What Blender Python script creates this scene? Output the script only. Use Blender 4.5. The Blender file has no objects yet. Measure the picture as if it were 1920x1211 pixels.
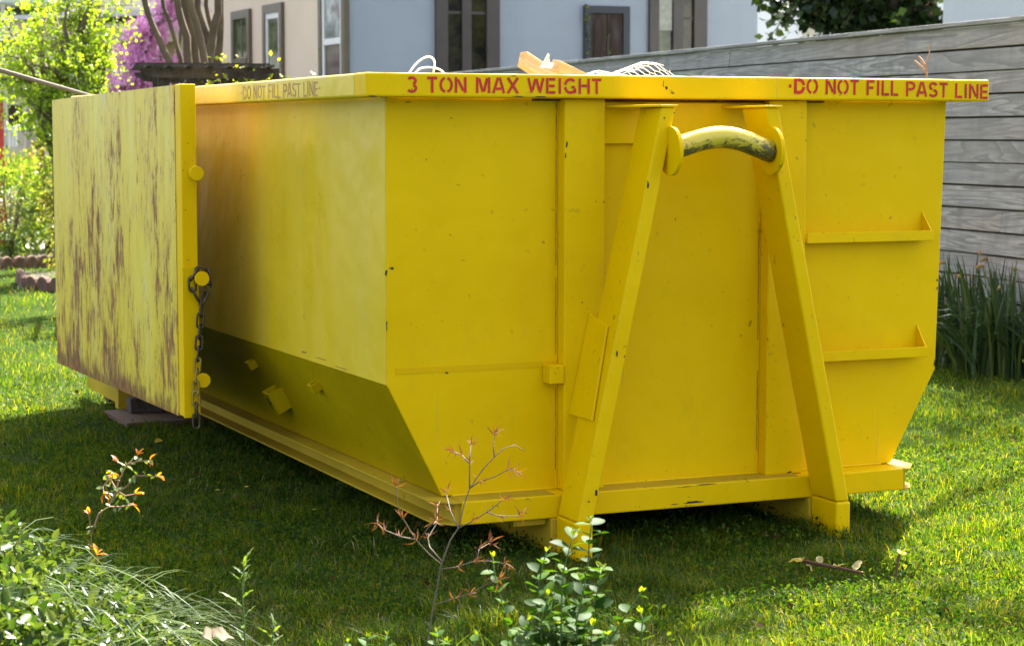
import bpy, bmesh, math, random
import numpy as np
from mathutils import Vector, Matrix
random.seed(7); rng = np.random.default_rng(11)
S = bpy.context.scene
COL = S.collection

# ------------------------------------------------------------------ camera, sky, sun, exposure
CAM = np.array([-2.459, -6.736, 1.49]); YAW, PITCH, FPX = .4106, .0911, 3875.0
cam = bpy.data.cameras.new('camera'); cam_o = bpy.data.objects.new('camera', cam); COL.objects.link(cam_o)
cam_o.location = CAM; cam_o.rotation_euler = (math.pi/2 - PITCH, 0, -YAW)
cam.sensor_width = 36; cam.lens = FPX/1920*36; cam.clip_start = .1; cam.clip_end = 2000
cam.dof.use_dof = True; cam.dof.focus_distance = 7.2; cam.dof.aperture_fstop = 7.5
S.camera = cam_o
SUNV = Vector((.57, .57, 1.0)).normalized()
W_ = bpy.data.worlds.new('World'); S.world = W_; W_.use_nodes = True
wn, wl = W_.node_tree.nodes, W_.node_tree.links
sky = wn.new('ShaderNodeTexSky'); sky.sky_type = 'NISHITA'; sky.sun_disc = False
sky.sun_elevation = math.asin(SUNV.z); sky.sun_rotation = math.atan2(SUNV.x, SUNV.y)
sky.air_density = .8; sky.dust_density = 3.5; sky.ozone_density = .7
hs = wn.new('ShaderNodeHueSaturation'); hs.inputs['Saturation'].default_value = .55   # thin high haze
wl.new(sky.outputs[0], hs.inputs['Color']); wl.new(hs.outputs[0], wn['Background'].inputs[0]); wn['Background'].inputs[1].default_value = .1
sl = bpy.data.lights.new('sun', 'SUN'); sl.energy = 5.0; sl.angle = math.radians(.53); sl.color = (1, .95, .86)
so = bpy.data.objects.new('sun', sl); COL.objects.link(so); so.rotation_euler = SUNV.to_track_quat('Z', 'Y').to_euler()
S.view_settings.view_transform = 'Standard'; S.view_settings.look = 'None'
S.view_settings.exposure = 2.58; S.view_settings.gamma = 1

# ------------------------------------------------------------------ placing helpers (photo ray -> point at a real distance)
FW = np.array([math.sin(YAW)*math.cos(PITCH), math.cos(YAW)*math.cos(PITCH), -math.sin(PITCH)])
RT = np.array([math.cos(YAW), -math.sin(YAW), 0.]); UP = np.cross(RT, FW)
def ray(x, y): return FW + RT*(x-960)/FPX + UP*(605.5-y)/FPX
def at(x, y, d): return Vector(CAM + ray(x, y)*d)
def on(x, y, ax, v):
    r = ray(x, y); return Vector(CAM + r*(v-CAM[ax])/r[ax])

# ------------------------------------------------------------------ mesh helpers
class MB:
    def __init__(s): s.v = []; s.f = []
    def add(s, vs, fs):
        o = len(s.v); s.v += [tuple(v) for v in vs]; s.f += [tuple(i+o for i in f) for f in fs]; return s
    def box(s, x0, x1, y0, y1, z0, z1):
        return s.add([(x, y, z) for x in (x0, x1) for y in (y0, y1) for z in (z0, z1)],
            [(0,1,3,2), (4,6,7,5), (0,4,5,1), (2,3,7,6), (0,2,6,4), (1,5,7,3)])
    def prism(s, poly, axis, a, b):
        n = len(poly)
        def P(q, t):
            return {0: (t, q[0], q[1]), 1: (q[0], t, q[1]), 2: (q[0], q[1], t)}[axis]
        return s.add([P(q, a) for q in poly]+[P(q, b) for q in poly],
            [tuple(range(n)), tuple(range(2*n-1, n-1, -1))]+[(i, i+n, (i+1) % n+n, (i+1) % n) for i in range(n)])
    def hexa(s, v8):   # bottom 4 + top 4
        return s.add(v8, [(3,2,1,0), (4,5,6,7)]+[(i, (i+1) % 4, (i+1) % 4+4, i+4) for i in range(4)])
    def tube(s, pts, r, n=6, closed=False):
        pts = [Vector(p) for p in pts]; m = len(pts)
        rs = r if isinstance(r, (list, tuple)) else [r]*m
        rings = []; prev = None
        for i in range(m):
            a = pts[i-1] if (i > 0 or closed) else pts[i]; b = pts[(i+1) % m] if (i < m-1 or closed) else pts[i]
            t = (b-a).normalized() if (b-a).length > 1e-9 else Vector((0, 0, 1))
            if prev is None:
                u = t.cross(Vector((0, 0, 1))); u = u if u.length > .05 else t.cross(Vector((0, 1, 0)))
            else: u = prev - t*prev.dot(t)
            u = u.normalized() if u.length > 1e-9 else t.orthogonal().normalized()
            prev = u; w = t.cross(u)
            rings.append([pts[i]+(u*math.cos(2*math.pi*k/n)+w*math.sin(2*math.pi*k/n))*rs[i] for k in range(n)])
        vs = [v for q in rings for v in q]; fs = []
        for i in range(m if closed else m-1):
            j = (i+1) % m
            for k in range(n): fs.append((i*n+k, i*n+(k+1) % n, j*n+(k+1) % n, j*n+k))
        if not closed: fs += [tuple(range(n-1, -1, -1)), tuple((m-1)*n+k for k in range(n))]
        return s.add(vs, fs)
    def mesh(s, name, mat=None, smooth=False):
        me = bpy.data.meshes.new(name); me.from_pydata(s.v, [], s.f); me.validate()
        bm = bmesh.new(); bm.from_mesh(me); bmesh.ops.recalc_face_normals(bm, faces=bm.faces); bm.to_mesh(me); bm.free()
        if mat: me.materials.append(mat)
        if smooth: me.polygons.foreach_set('use_smooth', [True]*len(me.polygons))
        return me
    def build(s, name, mat, parent=None, smooth=False, bevel=0):
        return link(name, s.mesh(name, mat, smooth), parent, bevel)
def link(name, me, parent=None, bevel=0):
    o = bpy.data.objects.new(name, me); COL.objects.link(o)
    if parent is not None: o.parent = parent
    if bevel:
        b = o.modifiers.new('bevel', 'BEVEL'); b.width = bevel; b.segments = 2; b.limit_method = 'ANGLE'; b.angle_limit = math.radians(40)
    return o
def tag(o, label, cat, group=None):
    o['label'] = label; o['category'] = cat
    if group: o['group'] = group
    return o
def thing(name, label, cat, group=None, loc=(0, 0, 0)):
    o = bpy.data.objects.new(name, None); COL.objects.link(o); o.location = loc; o.empty_display_size = .1
    return tag(o, label, cat, group)
def kind(o, k): o['kind'] = k; return o
def np_mesh(name, verts, sizes, loops, mat, smooth=False):
    me = bpy.data.meshes.new(name); sizes = np.asarray(sizes, np.int32)
    me.vertices.add(len(verts)); me.vertices.foreach_set('co', np.asarray(verts, np.float32).ravel())
    me.loops.add(len(loops)); me.loops.foreach_set('vertex_index', np.asarray(loops, np.int32))
    me.polygons.add(len(sizes)); me.polygons.foreach_set('loop_start', (np.cumsum(sizes)-sizes).astype(np.int32))
    me.update(calc_edges=True); me.validate()
    if smooth: me.polygons.foreach_set('use_smooth', [True]*len(me.polygons))
    me.materials.append(mat); return me

# ------------------------------------------------------------------ material helpers
class M:
    def __init__(s, name):
        s.m = bpy.data.materials.new(name); s.m.use_nodes = True; s.n = s.m.node_tree.nodes; s.l = s.m.node_tree.links
        s.b = s.n['Principled BSDF']; s.tc = s.n.new('ShaderNodeTexCoord')
    def new(s, t, **k):
        n = s.n.new(t)
        for a, v in k.items(): setattr(n, a, v)
        return n
    def put(s, sock, v):
        if hasattr(v, 'is_output') or hasattr(v, 'links'): s.l.new(v, sock)
        else: sock.default_value = (tuple(v)+(1,) if isinstance(v, (tuple, list)) and len(v) == 3 and sock.type == 'RGBA' else v)
    def coord(s, scale=(1, 1, 1), rot=(0, 0, 0), src='Object'):
        mp = s.new('ShaderNodeMapping'); s.l.new(s.tc.outputs[src], mp.inputs[0]); mp.inputs['Scale'].default_value = scale; mp.inputs['Rotation'].default_value = rot
        return mp.outputs[0]
    def noise(s, scale, vec=None, detail=4, rough=.55, dist=0):
        n = s.new('ShaderNodeTexNoise'); s.l.new(vec if vec else s.tc.outputs['Object'], n.inputs['Vector'])
        n.inputs['Scale'].default_value = scale; n.inputs['Detail'].default_value = detail; n.inputs['Roughness'].default_value = rough; n.inputs['Distortion'].default_value = dist
        return n.outputs['Fac']
    def ramp(s, fac, stops):
        r = s.new('ShaderNodeValToRGB'); s.l.new(fac, r.inputs[0]); e = r.color_ramp.elements
        while len(e) < len(stops): e.new(.5)
        for q, (p, c) in zip(e, stops): q.position = p; q.color = (c, c, c, 1) if isinstance(c, (int, float)) else tuple(c)+(1,)
        return r.outputs[0]
    def mix(s, fac, a, b, mode='MIX'):
        n = s.new('ShaderNodeMix', data_type='RGBA', blend_type=mode)
        s.put(n.inputs[0], fac); s.put(n.inputs[6], a); s.put(n.inputs[7], b); return n.outputs[2]
    def math(s, op, a, b=0.):
        n = s.new('ShaderNodeMath', operation=op); s.put(n.inputs[0], a); s.put(n.inputs[1], b); return n.outputs[0]
    def bump(s, h, strength=.3, dist=.01, normal=None):
        n = s.new('ShaderNodeBump'); s.l.new(h, n.inputs['Height']); n.inputs['Strength'].default_value = strength; n.inputs['Distance'].default_value = dist
        if normal: s.l.new(normal, n.inputs['Normal'])
        s.l.new(n.outputs[0], s.b.inputs['Normal']); return n.outputs[0]
    def set(s, **k):
        for a, v in k.items(): s.put(s.b.inputs[a.replace('_', ' ')], v)
        return s
    def translucent(s, col, amt):
        t = s.new('ShaderNodeBsdfTranslucent'); s.put(t.inputs[0], col); mx = s.new('ShaderNodeMixShader'); mx.inputs[0].default_value = amt
        s.l.new(s.b.outputs[0], mx.inputs[1]); s.l.new(t.outputs[0], mx.inputs[2]); s.l.new(mx.outputs[0], s.n['Material Output'].inputs[0]); return s
    def island(s): return s.new('ShaderNodeNewGeometry').outputs['Random Per Island']
    def sep(s, i):
        n = s.new('ShaderNodeSeparateXYZ'); s.l.new(s.tc.outputs['Object'], n.inputs[0]); return n.outputs[i]

def flat(name, col, rough=.7, var=.15, scale=6, **k):
    m = M(name); c2 = tuple(min(1, v*(1+var)) for v in col); c1 = tuple(v*(1-var) for v in col)
    m.set(Base_Color=m.ramp(m.noise(scale), [(.3, c1), (.7, c2)]), Roughness=rough, **k); return m.m

def yellow(name, a, b, fade=0., rough=.42, specks=.65, spec=.09):
    m = M(name)
    col = m.ramp(m.noise(1.7, detail=6), [(.3, a), (.72, b)])
    if fade:   # bleached film with wash marks; soft vertical sheen put into the colour
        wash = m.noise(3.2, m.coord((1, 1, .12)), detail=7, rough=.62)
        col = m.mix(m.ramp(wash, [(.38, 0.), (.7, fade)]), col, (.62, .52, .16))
    gr = m.math('MULTIPLY', m.ramp(m.noise(26, detail=3), [(.66, 0.), (.71, 1.)]), m.ramp(m.noise(2.3), [(.45, 0.), (.65, specks)]))
    col = m.mix(gr, col, (.16, .12, .02))
    smear = m.ramp(m.noise(7, m.coord((1, 1, .5)), detail=7, rough=.7), [(.56, 0.), (.8, .32)])
    col = m.mix(smear, col, (.42, .29, .02))
    dots = m.math('MULTIPLY', m.ramp(m.noise(95, detail=1), [(.74, 0.), (.77, 1.)]), m.ramp(m.noise(3.1, detail=2), [(.48, 0.), (.6, 1.)]))
    col = m.mix(dots, col, (.05, .04, .03))
    scr = m.ramp(m.noise(30, m.coord((1, 1, .05), (.3, .2, 0)), detail=2), [(.72, 0.), (.78, .35)])
    col = m.mix(scr, col, (.45, .36, .05))
    m.set(Base_Color=col, Roughness=m.ramp(m.noise(3, detail=5), [(.3, rough-.08), (.75, rough+.14)]), Specular_IOR_Level=spec)
    n1 = m.bump(m.noise(2.0, detail=3), .7, .028)
    m.bump(m.noise(130, detail=2), .05, .002, n1)
    return m.m
YEL = yellow('yellow_paint', (.70, .437, .0), (.79, .508, .0))
YSIDE = yellow('yellow_paint_bleached_sheen', (.66, .45, .003), (.74, .52, .01), fade=.24, rough=.33, specks=.6, spec=.38)
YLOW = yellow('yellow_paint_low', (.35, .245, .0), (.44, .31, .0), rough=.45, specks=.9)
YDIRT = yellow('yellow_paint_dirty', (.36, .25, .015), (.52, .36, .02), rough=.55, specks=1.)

def door_paint():
    m = M('rusted_door_paint')
    wash = m.noise(6, m.coord((1, 1, .10)), 6, .65)
    base = m.ramp(wash, [(.32, (.66, .48, .01)), (.5, (.70, .54, .035)), (.72, (.70, .60, .18))])
    base = m.mix(m.ramp(m.noise(1.5, detail=4), [(.40, 0.), (.62, .6)]), base, (.70, .50, .005))
    z = m.sep(2)
    grey = m.ramp(m.noise(5.5, m.coord((1, 1, .16)), 5, .6), [(.64, 0.), (.70, .8)])
    base = m.mix(grey, base, (.55, .55, .50))
    low = m.ramp(m.math('MULTIPLY', z, .6), [(.16, 1.), (.34, .62), (.60, .40), (.80, .22), (1., 0.)])
    clus = m.noise(1.35, m.coord((1, 1, .7)), 4, .6)
    zone = m.math('ADD', m.math('ADD', m.math('MULTIPLY', clus, .98), m.math('MULTIPLY', low, .22)), m.math('MULTIPLY', m.math('SUBTRACT', m.sep(1), 3.2), .02))
    blob = m.noise(12, m.coord((1, 1, .27)), 12, .76, .3)
    f = m.math('ADD', m.math('MULTIPLY', blob, .75), m.math('MULTIPLY', zone, .5))
    rcol = m.ramp(m.noise(22, detail=7), [(.3, (.085, .026, .004)), (.52, (.21, .075, .008)), (.75, (.36, .155, .018))])
    col = m.mix(m.ramp(f, [(.60, 0.), (.70, .5)]), base, (.46, .28, .03))
    rust = m.ramp(f, [(.70, 0.), (.73, .85), (.79, 1.)])
    col = m.mix(rust, col, rcol)
    fl = m.noise(40, m.coord((1, 1, .26)), 7, .7, .25)
    g = m.math('ADD', m.math('MULTIPLY', fl, .8), m.math('MULTIPLY', zone, .34))
    col = m.mix(m.ramp(g, [(.652, 0.), (.68, 1.)]), col, rcol)
    line = m.math('MULTIPLY', m.ramp(m.noise(16, m.coord((1, 1, .06)), 3, .5), [(.69, 0.), (.715, 1.)]), m.ramp(clus, [(.42, 0.), (.56, .9)]))
    col = m.mix(line, col, (.13, .075, .035))
    hem = m.math('ADD', z, m.math('MULTIPLY', m.noise(11, m.coord((1, 1, .6)), 7, .72), .34))
    col = m.mix(m.ramp(hem, [(.50, 1.), (.545, 0.)]), col, rcol)
    m.set(Base_Color=col, Roughness=m.mix(rust, (.42,)*3, (.85,)*3)); m.bump(m.math('MULTIPLY', f, -1.), .25, .01)
    return m.m
DOOR = door_paint()
def metal_bar():
    m = M('scuffed_hook_bar')
    z = m.sep(2)
    sc = m.noise(38, m.coord((.6, 1, 1)), 8, .75, .8)
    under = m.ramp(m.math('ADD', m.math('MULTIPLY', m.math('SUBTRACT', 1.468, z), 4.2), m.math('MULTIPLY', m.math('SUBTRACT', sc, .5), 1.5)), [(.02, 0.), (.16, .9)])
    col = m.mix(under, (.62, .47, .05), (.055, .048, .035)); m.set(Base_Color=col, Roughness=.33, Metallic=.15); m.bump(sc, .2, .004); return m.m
BAR = metal_bar()
RED = flat('red_stencil_paint', (.50, .010, .003), .6, .25, 18)
def faded_red():
    m = M('faded_red_stencil'); n = m.noise(40, m.coord((1, 1, .2)), 6, .7)
    m.set(Base_Color=m.mix(m.ramp(n, [(.42, .1), (.68, .8)]), (.44, .13, .08), (.60, .47, .12)), Roughness=.7); return m.m
REDF = faded_red()
BLACK = flat('bare_chipped_steel', (.022, .018, .014), .7)
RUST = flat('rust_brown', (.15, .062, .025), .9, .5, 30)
RUSTSEAM = flat('rust_seam', (.30, .15, .015), .9, .3, 30)
DARK = flat('hole_shade_black', (.02, .018, .016), .85)  # near black, used only as the shade inside the bracket hole
CHAIN = flat('galvanised_chain_rusty', (.085, .07, .045), .5, .5, 60, Metallic=.7)
CHAINY = flat('paint_splashed_chain', (.30, .21, .03), .55, .4, 60, Metallic=.25)

def wood(name, a, b, c, sc=(1, 1, 1), long='y', knots=True):
    m = M(name); st = {'y': (1, .07, 1), 'x': (.07, 1, 1), 'z': (1, 1, .07)}[long]
    oi = m.new('ShaderNodeObjectInfo'); add = m.new('ShaderNodeVectorMath', operation='ADD')
    cm = m.new('ShaderNodeCombineXYZ'); r7 = m.math('MULTIPLY', oi.outputs['Random'], 37.); m.l.new(r7, cm.inputs[0]); m.l.new(r7, cm.inputs[1]); m.l.new(r7, cm.inputs[2])
    m.l.new(m.tc.outputs['Object'], add.inputs[0]); m.l.new(cm.outputs[0], add.inputs[1])
    mp = m.new('ShaderNodeMapping'); m.l.new(add.outputs[0], mp.inputs[0]); mp.inputs['Scale'].default_value = st
    wob = m.noise(4.5, mp.outputs[0], 3, .5, .6)
    rings = m.math('FRACT', m.math('MULTIPLY', wob, 13.))
    col = m.ramp(rings, [(.0, a), (.55, b), (.9, c), (1., a)])
    fine = m.noise(60, mp.outputs[0], 5, .7)
    col = m.mix(m.ramp(fine, [(.35, .55), (.6, 0.)]), col, tuple(v*.55 for v in a))
    mp2 = m.new('ShaderNodeMapping'); m.l.new(add.outputs[0], mp2.inputs[0]); mp2.inputs['Scale'].default_value = (1, 1, .25)
    st2 = m.noise(7, mp2.outputs[0], 6, .7)
    col = m.mix(m.ramp(st2, [(.50, 0.), (.72, .6)]), col, (.13, .13, .13))
    warm = m.noise(1.6, mp.outputs[0], 4, .6)
    col = m.mix(m.ramp(warm, [(.55, 0.), (.75, .35)]), col, (.42, .27, .16))
    col = m.mix(m.math('MULTIPLY', oi.outputs['Random'], .5), col, tuple(v*.6 for v in b))
    m.set(Base_Color=col, Roughness=.85); m.bump(m.mix(.5, rings, fine), .25, .004); return m.m
FENCE = wood('weathered_grey_boards', (.20, .195, .20), (.34, .335, .345), (.42, .41, .41))
LUMBER = wood('fresh_lumber', (.55, .36, .16), (.66, .48, .25), (.70, .54, .32), long='x')
PERG = wood('dark_pergola_wood', (.035, .022, .016), (.06, .04, .03), (.085, .055, .04))
PLY = wood('reddish_board', (.10, .045, .02), (.15, .07, .032), (.19, .09, .042))
POLE = flat('grey_weathered_pole', (.15, .125, .095), .8, .2, 20)

def leaf_mat(name, a, b, c, rough=.4, tr=.35, tcol=None, spec=.4):
    m = M(name); col = m.ramp(m.island(), [(.0, a), (.5, b), (1., c)])
    m.set(Base_Color=col, Roughness=rough, Specular_IOR_Level=spec)
    t = m.mix(1., col, tcol if tcol else (1.6, 1.5, .6), 'MULTIPLY'); m.translucent(t, tr); return m.m
def leaf_obj_mat(name, a, b, c, rough=.35, tr=.3, spec=.5):
    m = M(name); oi = m.new('ShaderNodeObjectInfo').outputs['Random']; col = m.ramp(oi, [(.0, a), (.55, b), (1., c)])
    col = m.mix(m.ramp(m.noise(60), [(.4, 0.), (.7, .25)]), col, c)
    m.set(Base_Color=col, Roughness=rough, Specular_IOR_Level=spec); m.translucent(m.mix(1., col, (1.9, 1.7, .5), 'MULTIPLY'), tr); return m.m
def grass_mat():
    m = M('grass_blades'); col = m.ramp(m.island(), [(0., (.013, .048, .004)), (.5, (.043, .092, .005)), (1., (.185, .175, .018))])
    col = m.mix(m.ramp(m.noise(1.5, detail=4), [(.38, .75), (.62, 0.)]), col, m.mix(1., col, (.62, .82, .9), 'MULTIPLY'))
    m.set(Base_Color=col, Roughness=.42, Specular_IOR_Level=.25); m.translucent(m.mix(1., col, (2.1, 1.85, .5), 'MULTIPLY'), .6); return m.m
GRASS = grass_mat()
STRAW = flat('dry_straw', (.30, .24, .10), .8, .3)
CLOVER = leaf_mat('clover_leaves', (.013, .046, .006), (.036, .084, .006), (.095, .135, .012), .6, .5, spec=.1)
def soil():
    m = M('lawn_soil'); col = m.ramp(m.noise(9, detail=8), [(.35, (.010, .018, .004)), (.6, (.022, .038, .008)), (.8, (.045, .042, .018))])
    far = m.ramp(m.noise(1.1, detail=6), [(.4, (.028, .055, .008)), (.65, (.05, .08, .012))])
    col = m.mix(.45, col, far); m.set(Base_Color=col, Roughness=1., Specular_IOR_Level=.02); m.bump(m.noise(40, detail=6), .6, .03); return m.m
SOIL = soil()

# ------------------------------------------------------------------ ground
g = MB().add([(-400, -60, 0), (400, -60, 0), (400, 700, 0), (-400, 700, 0)], [(0, 1, 2, 3)]).build('ground', SOIL); kind(g, 'structure')

# ================================================================== THE DUMPSTER
W = 2.3; ZT, ZB = 1.697, 1.615; REAR = 4.75
D = thing('dumpster', 'big yellow steel hook lift dumpster with sloped lower sides standing on the lawn', 'dumpster')
ep = MB().prism([(0, 1.63), (0, .615), (.204, .212), (2.085, .212), (2.286, .572), (2.316, 1.63)], 1, 0, .01).build('end_panel', YEL, D, bevel=.003)
sp = MB().box(.0, .01, .0105, REAR, .6165, 1.63).build('side_panel', YSIDE, D); sp['label'] = 'pale long side panel facing the rusty door'
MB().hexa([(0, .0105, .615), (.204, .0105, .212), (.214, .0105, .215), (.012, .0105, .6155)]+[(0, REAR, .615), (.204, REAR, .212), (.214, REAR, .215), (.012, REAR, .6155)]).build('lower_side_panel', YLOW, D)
MB().hexa([(2.31, .0105, 1.63), (2.32, .0105, 1.63), (2.288, .0105, .572), (2.276, .0105, .572)]+[(2.31, REAR, 1.63), (2.32, REAR, 1.63), (2.288, REAR, .572), (2.276, REAR, .572)]).build('side_panel', YEL, D)
MB().hexa([(2.286, .0105, .571), (2.275, .0105, .571), (2.075, .0105, .214), (2.087, .0105, .213)]+[(2.286, REAR, .571), (2.275, REAR, .571), (2.075, REAR, .214), (2.087, REAR, .213)]).build('lower_side_panel', YEL, D)
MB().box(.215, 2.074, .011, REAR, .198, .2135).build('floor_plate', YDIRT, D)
# top rails
rf = MB().box(-.116, 2.426, -.124, -.004, ZB, ZT).build('top_rail', YEL, D, bevel=.007)
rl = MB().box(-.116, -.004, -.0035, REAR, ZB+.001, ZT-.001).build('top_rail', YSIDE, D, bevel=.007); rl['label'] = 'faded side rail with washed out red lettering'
MB().box(2.322, 2.425, -.0035, REAR, ZB+.001, ZT-.001).build('top_rail', YEL, D, bevel=.007)
MB().box(-.004, 2.32, REAR-.1, REAR-.002, ZB+.002, ZT-.002).build('rear_header', YEL, D, bevel=.006)
# posts, header plate
for x0, x1 in ((.65, .812), (1.488, 1.65)):
    MB().box(x0, x1, -.062, -.0005, .2105, 1.6135).build('post', YEL, D, bevel=.006)
MB().box(.8125, 1.4875, -.03, -.0005, 1.455, 1.604).build('header_plate', YEL, D, bevel=.003)
MB().box(.55, 1.75, -.02, -.001, 1.6065, 1.6145).build('gap_shade_strip', RUST, D)  # dark strip set into the slit under the rail, standing in for its shade
# rust seams beside the posts
for (x, z0, z1) in ((.647, 1.02, 1.60), (.647, .70, .98), (.647, .28, .58), (1.485, .72, 1.16), (1.485, .30, .60)):
    MB().box(x-.003, x+.002, -.003, -.0006, z0, z1).build('seam_and_fold_shading', RUSTSEAM, ep)
MB().box(.03, .645, -.0016, -.0006, .655, .676).build('seam_and_fold_shading', yellow('yellow_fold_shading', (.66, .385, .0), (.73, .44, .0)), ep)  # orange band across the panel; the fold's shading is put into its colour
for x, z0, z1 in ((.648, .215, 1.61), (.8145, .215, 1.45), (1.486, .215, 1.45), (1.652, .215, 1.61)):
    wv_ = random.Random(int(x*100)); MB().tube([(x+wv_.uniform(-.001, .001), -.001, z) for z in np.arange(z0, z1, .012)], .0035, 5).build('weld_bead', YEL, D)
MB().tube([(x, -.001, .2125) for x in np.arange(.24, 2.06, .03)], .005, 5).build('weld_bead', YEL, D)
# base frame
MB().box(.232, 2.068, -.118, -.0005, .126, .2095).build('base_beam', YEL, D, bevel=.005)
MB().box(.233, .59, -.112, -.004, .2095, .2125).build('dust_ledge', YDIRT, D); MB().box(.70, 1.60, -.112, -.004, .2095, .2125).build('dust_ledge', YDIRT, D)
for s in (0, 1):
    X = lambda v: v if s == 0 else 2.3-v
    def bx(a, b, *r): return MB().box(min(X(a), X(b)), max(X(a), X(b)), *r)
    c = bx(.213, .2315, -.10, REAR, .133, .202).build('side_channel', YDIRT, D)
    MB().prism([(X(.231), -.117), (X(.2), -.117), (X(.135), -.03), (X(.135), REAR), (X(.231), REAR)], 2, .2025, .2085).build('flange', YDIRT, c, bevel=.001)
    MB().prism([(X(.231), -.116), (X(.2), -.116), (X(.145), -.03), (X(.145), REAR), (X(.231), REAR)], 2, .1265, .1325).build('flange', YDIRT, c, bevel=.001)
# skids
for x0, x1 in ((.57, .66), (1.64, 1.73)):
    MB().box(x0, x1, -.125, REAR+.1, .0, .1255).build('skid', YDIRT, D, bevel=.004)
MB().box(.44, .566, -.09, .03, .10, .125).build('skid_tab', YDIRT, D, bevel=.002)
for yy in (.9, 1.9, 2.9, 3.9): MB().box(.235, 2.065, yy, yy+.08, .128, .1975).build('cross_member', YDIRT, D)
# A frame legs
def leg_x(z): return .622+(z-.135)*(.942-.622)/1.45
for s in (0, 1):
    X = lambda v: v if s == 0 else 2.3-v
    zt, zb_ = 1.583, .138
    xs = sorted((X(leg_x(zt)-.0275), X(leg_x(zt)+.0275))); xb = sorted((X(leg_x(zb_)-.029), X(leg_x(zb_)+.029)))
    lg = MB().hexa([(xb[0], -.30, zb_), (xb[1], -.30, zb_), (xb[1], -.128, zb_), (xb[0], -.128, zb_), (xs[0], -.30, zt), (xs[1], -.30, zt), (xs[1], -.128, zt), (xs[0], -.128, zt)]).build('leg', YEL, D, bevel=.007)
    xf = sorted((X(.590), X(.652)))
    MB().box(xf[0], xf[1], -.303, -.1255, 0., .1365).build('foot', YEL, lg, bevel=.008)
    pts = [(X(.816), -.031), (X(.816), -.055), (X(.905), -.308), (X(.975), -.308), (X(1.0), -.031)]
    MB().prism(pts, 2, 1.5835, 1.592).build('cap_plate', YEL, lg, bevel=.002)
    # half-disc ear
    xd = sorted((X(.9385), X(.954))); zc = 1.43
    poly = [(-.308+.080*math.cos(a), zc+.086*math.sin(a)) for a in np.linspace(0, 2*math.pi, 36, endpoint=False)]
    MB().prism(poly, 0, xd[0], xd[1]).build('hook_ear', YEL, lg, bevel=.002)
path = []
for t in np.linspace(0, 1, 17):
    path.append((.952+t*.396, -.315, 1.440+.046*math.sin(math.pi*t)**1.2-.014*t))
MB().tube(path, .039, 20).build('hook_bar', BAR, D, smooth=True)
xo = lambda z: leg_x(z)-.0275
MB().hexa([(xo(.49)-.010, -.262, .49), (xo(.49)-.001, -.262, .49), (xo(.49)-.001, -.075, .49), (xo(.49)-.010, -.075, .49),
           (xo(.85)-.010, -.23, .815), (xo(.85)-.001, -.23, .815), (xo(.85)-.001, -.075, .85), (xo(.85)-.010, -.075, .85)]).build('doubler_plate', YEL, D, bevel=.003)
# weld bead round doubler plate
MB().tube([(xo(.82)-.008, -.232, .817), (xo(.49)-.008, -.264, .49)], .0045, 6).build('weld_bead', YEL, D)
MB().box(.592, .6485, -.068, -.0008, .60, .668).build('bracket', YEL, D, bevel=.004)
# steps on the right of the end panel
for z0, xr, zt in ((1.082, 2.216, 1.19), (.632, 2.20, .752)):
    st = MB().box(1.6505, xr, -.066, -.0008, z0, z0+.006).build('step', YEL, D, bevel=.001)
    MB().box(1.652, xr+.004, -.0715, -.0663, z0-.001, z0+.038).build('step_lip', YEL, st, bevel=.002)
    MB().prism([(-.0008, z0+.0065), (-.0655, z0+.0065), (-.0655, z0+.036), (-.0008, zt)], 0, xr-.006, xr).build('step_gusset', YEL, st, bevel=.001)
# lugs on the sloped side
sn = Vector((-.4, 0, -.204)).normalized(); sd = Vector((.204, 0, -.4)).normalized()   # outward normal, down-slope
def lug(c, w, h, p):
    c = Vector(c); m = MB(); Y = Vector((0, 1, 0)); t = .007
    def slab(a0, a1, b0, b1, n0, n1):
        vs = [c+Y*y+sd*b+sn*n for n in (n0, n1) for (y, b) in ((a0, b0), (a1, b0), (a1, b1), (a0, b1))]; m.hexa(vs)
    slab(-w/2, -w/2+t, 0, h, .0, p); slab(w/2-t, w/2, 0, h, .0, p); slab(-w/2, w/2, 0, h, p+.0005, p+t)
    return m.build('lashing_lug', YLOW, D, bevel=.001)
lug((.045, 1.80, .53), .055, .036, .03); lug((.045, .93, .53), .055, .036, .03)
b = lug((.095, 1.60, .435), .10, .10, .06)
cb = Vector((.095, 1.60, .435)); hp = cb+sd*.05+sn*.0685
MB().add([hp+Vector((0, y, 0))+sd*q for (y, q) in ((-.010, -.03), (.024, -.026), (.016, -.01), (.01, .025), (0, .04), (-.007, .008), (-.024, .0), (-.026, -.01), (-.007, -.01))], [tuple(range(9))]).build('keyhole_shade', DARK, b)  # flat dark patch, no real opening; the hole's shade is its colour
# rear wheels, partly seen under the door
for x0 in (-.02, 2.1):
    h = MB().box(x0, x0+.23, 4.12, 4.2, .03, .20).box(x0, x0+.02, 4.2, 4.9, .06, .20).build('wheel_bracket', YDIRT, D)
    MB().tube([(x0+.03, 4.55, .115), (x0+.2, 4.55, .115)], .1, 20).build('wheel', RUST, D)

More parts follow.
